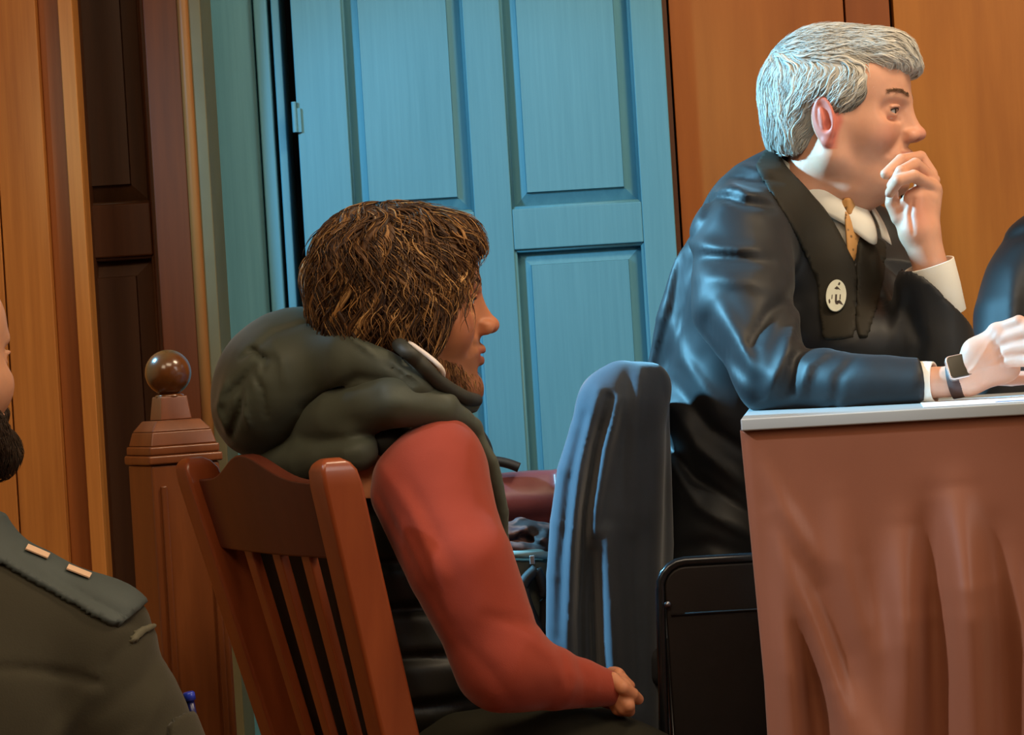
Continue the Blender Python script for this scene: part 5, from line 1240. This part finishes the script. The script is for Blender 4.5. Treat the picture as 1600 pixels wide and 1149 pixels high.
# ================================================================== officer in the dark jacket, lower left corner
def officer():
    d = 2.4; b0 = P(-60, 1100, d); root = empty('person', (b0[0], b0[1], 0), 'bearded person in dark uniform jacket with shoulder strap, cropped at left edge', 'person')
    fm = frame_matrix(P(-114, 742, d), math.radians(56), 0, 0, 1.0)
    hs = head_sdf(neck_to=(-.05, 0, -.13), neck_r=.062, nose=.8); V, F = hs.mesh(.0022, (-.14, -.105, -.14), (.14, .105, .245))
    C = head_colors(V, lin(206, 150, 116), lin(170, 96, 84), lin(200, 124, 100), lin(52, 38, 28)); mesh_obj('head', toworld(V, fm), F, M_SKIN, root, cols=C); eyes(root, fm)
    rs = np.random.default_rng(3)
    bs = Sdf()
    for e in (-1, 1): bs.add(Cap((.012, e * .056, .062), (.068, e * .024, .018), .024, .028), .02)
    bs.add(Ell((.080, 0, .018), (.034, .034, .030)), .02); bs.add(Ell((.088, 0, .058), (.018, .024, .010)), .01); bs.sub(Ell((.105, 0, .0525), (.02, .018, .005)), .004)
    bs.disp(lambda p: .0012 * fsin(p, 180)); V, F = bs.mesh(.0022); Cb = np.tile(np.array(lin(40, 30, 22)[:3]), (len(V), 1)); bd = hairmesh('beard', root, fm, V, F, Cb)
    def hairs(sd, n, pal, ax, rng_):
        q = rs.normal(size=(n, 3)); q /= np.linalg.norm(q, axis=1)[:, None]; q = q * rng_ + ax
        for _ in range(4): q = q - sd.ev(q)[:, None] * sd.grad(q)
        return q[np.abs(sd.ev(q)) < .002]
    q = hairs(bs, 2500, None, (.05, 0, .04), (.06, .07, .05))
    V, F, sid, tt = strands(bs, q, lambda p, t, ph: np.stack([.3 + .5 * np.sin(ph), .4 * np.cos(ph), -1 + 0 * ph], 1), 5, .003, .0006, lambda p, t, ph: .001 + .003 * t + 0 * ph, rs, .4, 6, 3)
    hairmesh('whisker', bd, fm, V, F, (np.array(lin(58, 44, 32)[:3]) * (.6 + .8 * rs.random((len(q), 1))))[sid])
    hc = Sdf(); hc.add(Ell((-.018, 0, .154), (.101, .080, .088))).add(Ell((-.055, 0, .105), (.055, .068, .066)), .02); hc.sub(Ell((.115, 0, .11), (.085, .09, .075)), .01); hc.sub(Ell((.02, 0, 0), (.10, .12, .055)), .01)
    for e in (-1, 1): hc.sub(Ell((-.008, e * .088, .098), (.024, .03, .040)), .006)
    hc.disp(lambda p: .001 * fsin(p, 200)); V, F = hc.mesh(.0025); hairmesh('hair', root, fm, V, F, np.tile(np.array(lin(44, 34, 26)[:3]), (len(V), 1)))
    # jacket
    M_J = plain('uniform_cloth', lin(62, 58, 46), .85, .08, 10, .25, 500, spec=.15, sheen=.2); M_E = plain('shoulder_strap_cloth', lin(66, 74, 72), .7, .05, 30, .15, 500)
    s = Sdf(); s.add(Ell(P(-80, 1130, d), (R(235, d), .13, R(250, d))))
    s.add(Ell(P(-70, 1420, d), (R(215, d), .135, R(330, d))), .06)
    s.chain([P(-70, 905, d), P(30, 945, d), P(148, 1006, d)], [R(84, d), R(82, d), R(82, d)], .05); s.chain([P(-90, 905, d), P(-190, 945, d), P(-308, 1006, d)], [R(84, d), R(82, d), R(82, d)], .05)
    s.chain([P(150, 1008, d), P(205, 1130, d - .02), P(262, 1270, d - .03), P(285, 1480, d - .04)], [R(84, d), R(90, d), R(88, d), R(70, d)], .03)
    s.chain([P(285, 1480, d - .04), P(240, 1560, d - .25)], [R(66, d), R(44, d)], .03)
    s.chain([P(-310, 1008, d), P(-380, 1250, d), P(-400, 1480, d)], [R(84, d), R(86, d), R(66, d)], .03); s.chain([P(-400, 1480, d), P(-330, 1560, d - .25)], [R(64, d), R(44, d)], .03)
    s.add(Cap(P(-85, 900, d), P(-92, 822, d), R(104, d), R(92, d)), .02); s.sub(Cap(P(-90, 870, d), P(-100, 740, d), R(80, d), R(88, d)), .008)
    f = lambda pts, w, A: s.fold([P(x, y, d - .1) for x, y in pts], R(w, d), A)
    f([(0, 880), (70, 925), (150, 965), (215, 1000)], 7, -.006); f([(212, 985), (160, 1045), (150, 1075), (120, 1068), (40, 1050), (-60, 1040)], 7, -.005); f([(235, 1010), (215, 1070), (150, 1120)], 12, -.004); f([(150, 1060), (90, 1149), (40, 1250)], 14, .005); f([(250, 1080), (220, 1149), (160, 1190)], 10, .004)
    f([(-30, 960), (-10, 1100), (-20, 1300)], 5, -.003)
    s.disp(lambda p: .0014 * fsin(p, 28)); V, F = s.mesh(.005); j = mesh_obj('jacket', V, F, M_J, root)
    # shoulder strap: a padded tongue lying along the shoulder
    ep = patch('shoulder_strap', V, F, [(-40, 790), (60, 835), (150, 880), (236, 925), (222, 948), (180, 984), (120, 950), (50, 912), (0, 882), (-40, 866)], .007, M_E, j, dlim=(d - .2, d + .03), front=False)
    ep2 = patch('strap_stitching', V, F, [(198, 1003), (212, 985), (242, 972), (246, 980), (222, 992), (206, 1010)], .005, plain('loop_cloth', lin(92, 88, 70), .8, .05), j, dlim=(d - .2, d + .03))
    def on(px, py, lift, dd=d - .03):
        return on_surf(s, px, py, lift, d - .25, d + .05)
    M_BAR = plain('pale_bar', lin(226, 188, 156), .5, .05)
    for x0, y0, x1, y1 in ((38, 862, 72, 877), (102, 894, 140, 909)):
        pts = [on(x0, y0, .0085)[0], on(x1, y1, .0085)[0], on(x1 - 3, y1 + 6, .0085)[0], on(x0 - 3, y0 + 6, .0085)[0]]; MB().prism(pts, on(x0, y0, 0)[1] * .0015).build('rank_bar', M_BAR, ep)
    patch('sleeve_pocket', V, F, [(262, 1130), (300, 1108), (322, 1098), (350, 1130), (370, 1200), (300, 1260), (262, 1230)], .0065, M_J, j, dlim=(d - .25, d + .03))
    # trousers, hands, shoes out of the picture
    tr = Sdf(); z0 = .5
    hx = P(-80, 1600, d)[0]
    for e in (-1, 1): tr.chain([[hx + e * .10, d, .62], [hx + e * .13, d + .40, .60], [hx + e * .13, d + .42, .10]], [.10, .075, .05], .03)
    tr.add(Ell((hx, d, .64), (.17, .14, .13)), .03); V, F = tr.mesh(.008); mesh_obj('trousers', V, F, M_J, root)
    for e in (-1, 1):
        sh = Sdf(); c = np.array([hx + e * .13, d + .42, 0]); sh.add(Ell(c + [0, 0, .05], (.042, .05, .055))).add(Ell(c + [0, .10, .035], (.045, .10, .035)), .03); sh.sub(Box(c + [0, 0, -.05], (.3, .3, .05)), .002); V, F = sh.mesh(.006); mesh_obj('shoe', V, F, bpy.data.materials['black_leather'], root)
    hn = Sdf()
    for w, e in ((P(240, 1560, d - .25), -1), (P(-330, 1560, d - .25), 1)):
        pass
    # a bench he sits on
    bn = empty('bench', (hx, d, 0), 'plain wooden bench under the uniformed person', 'bench')
    MB().box((hx - .35, d - .18, .48), (hx + .30, d + .17, .52)).build('seat', M_OAK_D, bn, bevel=.004)
    for x in (hx - .30, hx + .22): MB().box((x, d - .15, 0), (x + .04, d + .14, .48)).build('leg', M_OAK_D, bn, bevel=.003)
    return root, on
OF, on_sleeve = officer()
q, g = on_sleeve(296, 1097, .001)
up = P(291, 1078, 2.4) - P(297, 1110, 2.4); up /= np.linalg.norm(up)
pen = empty('pen', q - up * .05, 'blue capped pen standing in the sleeve pocket of the dark jacket', 'pen')
M_PEN = plain('pen_blue', lin(36, 62, 190), .3, .05, coat=.4); M_PEN2 = plain('pen_blue_dark', lin(22, 28, 90), .3, .05)
MB().tube([q - up * .04, q + up * .001], .0045, 14).build('barrel', M_PEN2, pen, smooth=True)
MB().tube([q + up * .0012, q + up * .0090, q + up * .0105], [.0066, .0066, .0050], 16).build('cap', M_PEN, pen, smooth=True)
# ================================================================== second robed person at the right edge
def robed():
    d = 3.75; b0 = P(1700, 800, d); root = empty('person', (b0[0], b0[1], 0), 'person in a plain black robe, mostly cut off by the right edge', 'person')
    s = Sdf(); s.chain([P(1665, 470, d), P(1690, 700, d), P(1700, 1000, d)], [R(125, d), R(130, d), R(140, d)], .05)
    s.chain([P(1700, 350, d), P(1640, 395, d - .02), P(1590, 500, d - .06), P(1575, 640, d - .12)], [R(70, d), R(66, d), R(66, d), R(58, d)], .05)
    s.chain([P(1575, 640, d - .12), P(1690, 640, d - .4)], [R(52, d), R(34, d)], .03)
    s.chain([P(1720, 350, d), P(1800, 420, d + .03), P(1840, 620, d)], [R(70, d), R(66, d), R(55, d)], .05)
    s.fold([P(1560, 400, d - .1), P(1590, 370, d - .1), P(1640, 350, d - .1)], .008, -.006); s.fold([P(1580, 420, d - .1), P(1575, 500, d - .1), P(1590, 600, d - .1)], .012, .006); s.fold([P(1610, 400, d - .1), P(1600, 520, d - .1), P(1620, 640, d - .1)], .012, -.006)
    s.disp(lambda p: .002 * fsin(p, 30)); V, F = s.mesh(.007); mesh_obj('robe', V, F, M_ROBE, root)
    fm = frame_matrix(P(1740, 262, d), math.radians(-60), 0, 0, .98); hs = head_sdf(); V, F = hs.mesh(.004, (-.14, -.105, -.13), (.14, .105, .245)); C = head_colors(V, lin(206, 150, 120), lin(180, 106, 94), lin(200, 124, 104)); mesh_obj('head', toworld(V, fm), F, M_SKIN, root, cols=C)
    hc = Sdf(); hc.add(Ell((-.018, 0, .156), (.103, .082, .090))).add(Ell((-.055, 0, .105), (.055, .070, .066)), .02); hc.sub(Ell((.115, 0, .11), (.085, .09, .075)), .01); V, F = hc.mesh(.004); hairmesh('hair', root, fm, V, F, np.tile(np.array(lin(60, 44, 32)[:3]), (len(V), 1)))
    bx = P(1700, 1000, d)
    ch = empty('office_chair', (bx[0], bx[1], DZ), 'dark chair at the right edge under the second robed person', 'chair')
    z = 0.62; MB().box((bx[0] - .2, bx[1] - .2, .50), (bx[0] + .2, bx[1] + .2, .56)).build('seat', bpy.data.materials['chair_fabric'], ch, bevel=.015)
    MB().tube([(bx[0], bx[1], DZ), (bx[0], bx[1], .51)], .03, 14).build('column', M_STEEL, ch, smooth=True)
    MB().box((bx[0] - .2, bx[1] - .2, DZ), (bx[0] + .2, bx[1] + .2, DZ + .03)).build('base_plate', M_STEEL, ch, bevel=.01)
robed()
# ================================================================== things between the two seated people
def pile():
    d = 3.75
    # red leather armchair back
    c = P(822, 775, d) - [.045, 0, 0]; root = empty('leather_armchair', (c[0], c[1], 0), 'dusky red leather chair against the blue door, behind the red sleeve', 'chair')
    M = plain('red_leather', lin(132, 72, 74), .38, .1, 14, .12, 260, spec=.5); M_DK = plain('dark_brown_wood', lin(44, 32, 26), .5, .1)
    s = Sdf(); w = .17; z1 = P(822, 737, d)[2]; z0 = P(822, 822, d)[2]
    s.add(Box((c[0], d, (z0 + z1) / 2), (w, .035, (z1 - z0) / 2), None, .012)); s.add(Ell((c[0], d - .03, (z0 + z1) / 2), (w * .9, .03, (z1 - z0) * .36)), .02); s.add(Box((c[0] + .1, d - .01, (z0 + z1) / 2), (.003, .04, .04)), .01); s.disp(lambda p: .0014 * fsin(p, 50, 2)); V, F = s.mesh(.004); mesh_obj('back_cushion', V, F, M, root)
    MB().box((c[0] - w, d + .03, .3), (c[0] - w + .03, d + .06, z1 + .004)).build('back_post', M_DK, root, bevel=.004); MB().box((c[0] + w - .03, d + .03, .3), (c[0] + w, d + .06, z1 + .004)).build('back_post', M_DK, root, bevel=.004)
    MB().box((c[0] - w, d - .22, .42), (c[0] + w, d + .06, .50)).build('seat', M, root, bevel=.02)
    for x in (c[0] - w + .02, c[0] + w - .02):
        for y in (d - .2, d + .045): MB().box((x - .018, y - .018, 0), (x + .018, y + .018, .425)).build('leg', M_DK, root, bevel=.003)
    # dark strip on the top left of the chair back
    a = P(768, 722, d - .04); st = MB(); p0, p1 = P(752, 722, 3.70), P(812, 728, 3.70)
    st.tube(catmull([p0, P(775, 721, 3.70), P(795, 725, 3.70), P(811, 731, 3.70)], 6), R(10, 3.7), 10, flat=.8); o = st.build('strap', plain('strap_dark', lin(40, 34, 30), .6, .2, 40), None, smooth=True); tag(o, 'dark strap lying over the top of the red leather chair back', 'strap')
    # rumpled patterned scarf on the chair seat back
    s = Sdf(); s.chain([P(772, 835, 3.55), P(815, 832, 3.56), P(862, 842, 3.56)], [R(22, 3.5), R(26, 3.5), R(22, 3.5)], .02)
    s.chain([P(780, 856, 3.52), P(850, 858, 3.52)], [R(14, 3.5), R(16, 3.5)], .02); s.chain([P(800, 880, 3.56), P(820, 960, 3.6), P(820, 1060, 3.62)], [R(22, 3.5), R(30, 3.5), R(20, 3.5)], .02)
    for pts, A in (([(775, 826), (800, 838), (830, 822), (858, 830)], .008), ([(785, 848), (815, 840), (850, 856)], -.008), ([(780, 815), (810, 822), (840, 816)], -.007), ([(820, 826), (840, 846), (855, 838)], .006)): s.fold([P(x, y, 3.5) for x, y in pts], .006, A)
    s.disp(lambda p: .003 * fsin(p, 90)); V, F = s.mesh(.0035); m, nt, b = new_mat('scarf_pattern'); n = noise_node(nt, 26, 2); r = ramp(nt, n.outputs['Fac'], [(.42, lin(34, 24, 24)), (.52, lin(112, 76, 66)), (.62, lin(58, 36, 44))]); nt.links.new(r.outputs[0], b.inputs['Base Color']); b.inputs['Roughness'].default_value = .8
    o = mesh_obj('scarf', V, F, m); tag(o, 'rumpled brown patterned scarf below the red leather chair back', 'scarf')
    # grey-green bag
    s = Sdf(); s.add(Box(P(815, 925, 3.42), (R(52, 3.42), .055, R(62, 3.42)), None, .02)); s.disp(lambda p: .002 * fsin(p, 60)); V, F = s.mesh(.004)
    bc = P(815, 925, 3.42); bag = empty('bag', (bc[0], bc[1], bc[2] - R(62, 3.42)), 'grey green bag with pale top edge and black strap, between sleeve and jacket', 'bag'); mesh_obj('body', V, F, plain('bag_canvas', lin(66, 66, 54), .8, .15, 20, .2, 300), bag)
    t0, t1 = P(770, 866, 3.365), P(856, 868, 3.365); MB().tube([t0, t1], R(6, 3.4), 10).build('top_edge', plain('bag_piping', lin(128, 146, 140), .6, .1), bag, smooth=True)
    MB().tube(catmull([P(838, 890, 3.35), P(818, 915, 3.345), P(830, 960, 3.345), P(848, 985, 3.35), P(852, 930, 3.35), P(838, 890, 3.35)], 6), R(9, 3.4), 10).build('shoulder_strap', plain('black_web', lin(24, 22, 22), .7, .1), bag, smooth=True)
    MB().box(tuple(P(828, 882, 3.355) - [0, .004, 0]), tuple(P(835, 868, 3.355))).build('buckle', plain('buckle_steel', lin(190, 190, 190), .3, .05, metal=.6), bag, bevel=.001)
    MB().box((bc[0] - .09, bc[1] - .12, .0), (bc[0] + .09, bc[1] + .10, bc[2] - R(62, 3.42) - .001)).V
    sb = empty('side_stool', (bc[0], bc[1] - 0, 0), 'low dark stool under the grey green bag', 'stool'); zt = bc[2] - R(62, 3.42)
    MB().box((bc[0] - .08, bc[1] - .08, zt - .03), (bc[0] + .06, bc[1] + .08, zt - .0005)).build('seat', M_DK, sb, bevel=.004)
    for x in (-.07, .05):
        for y in (-.07, .07): MB().box((bc[0] + x - .01, bc[1] + y - .01, 0), (bc[0] + x + .01, bc[1] + y + .01, zt - .03)).build('leg', M_DK, sb)
pile()
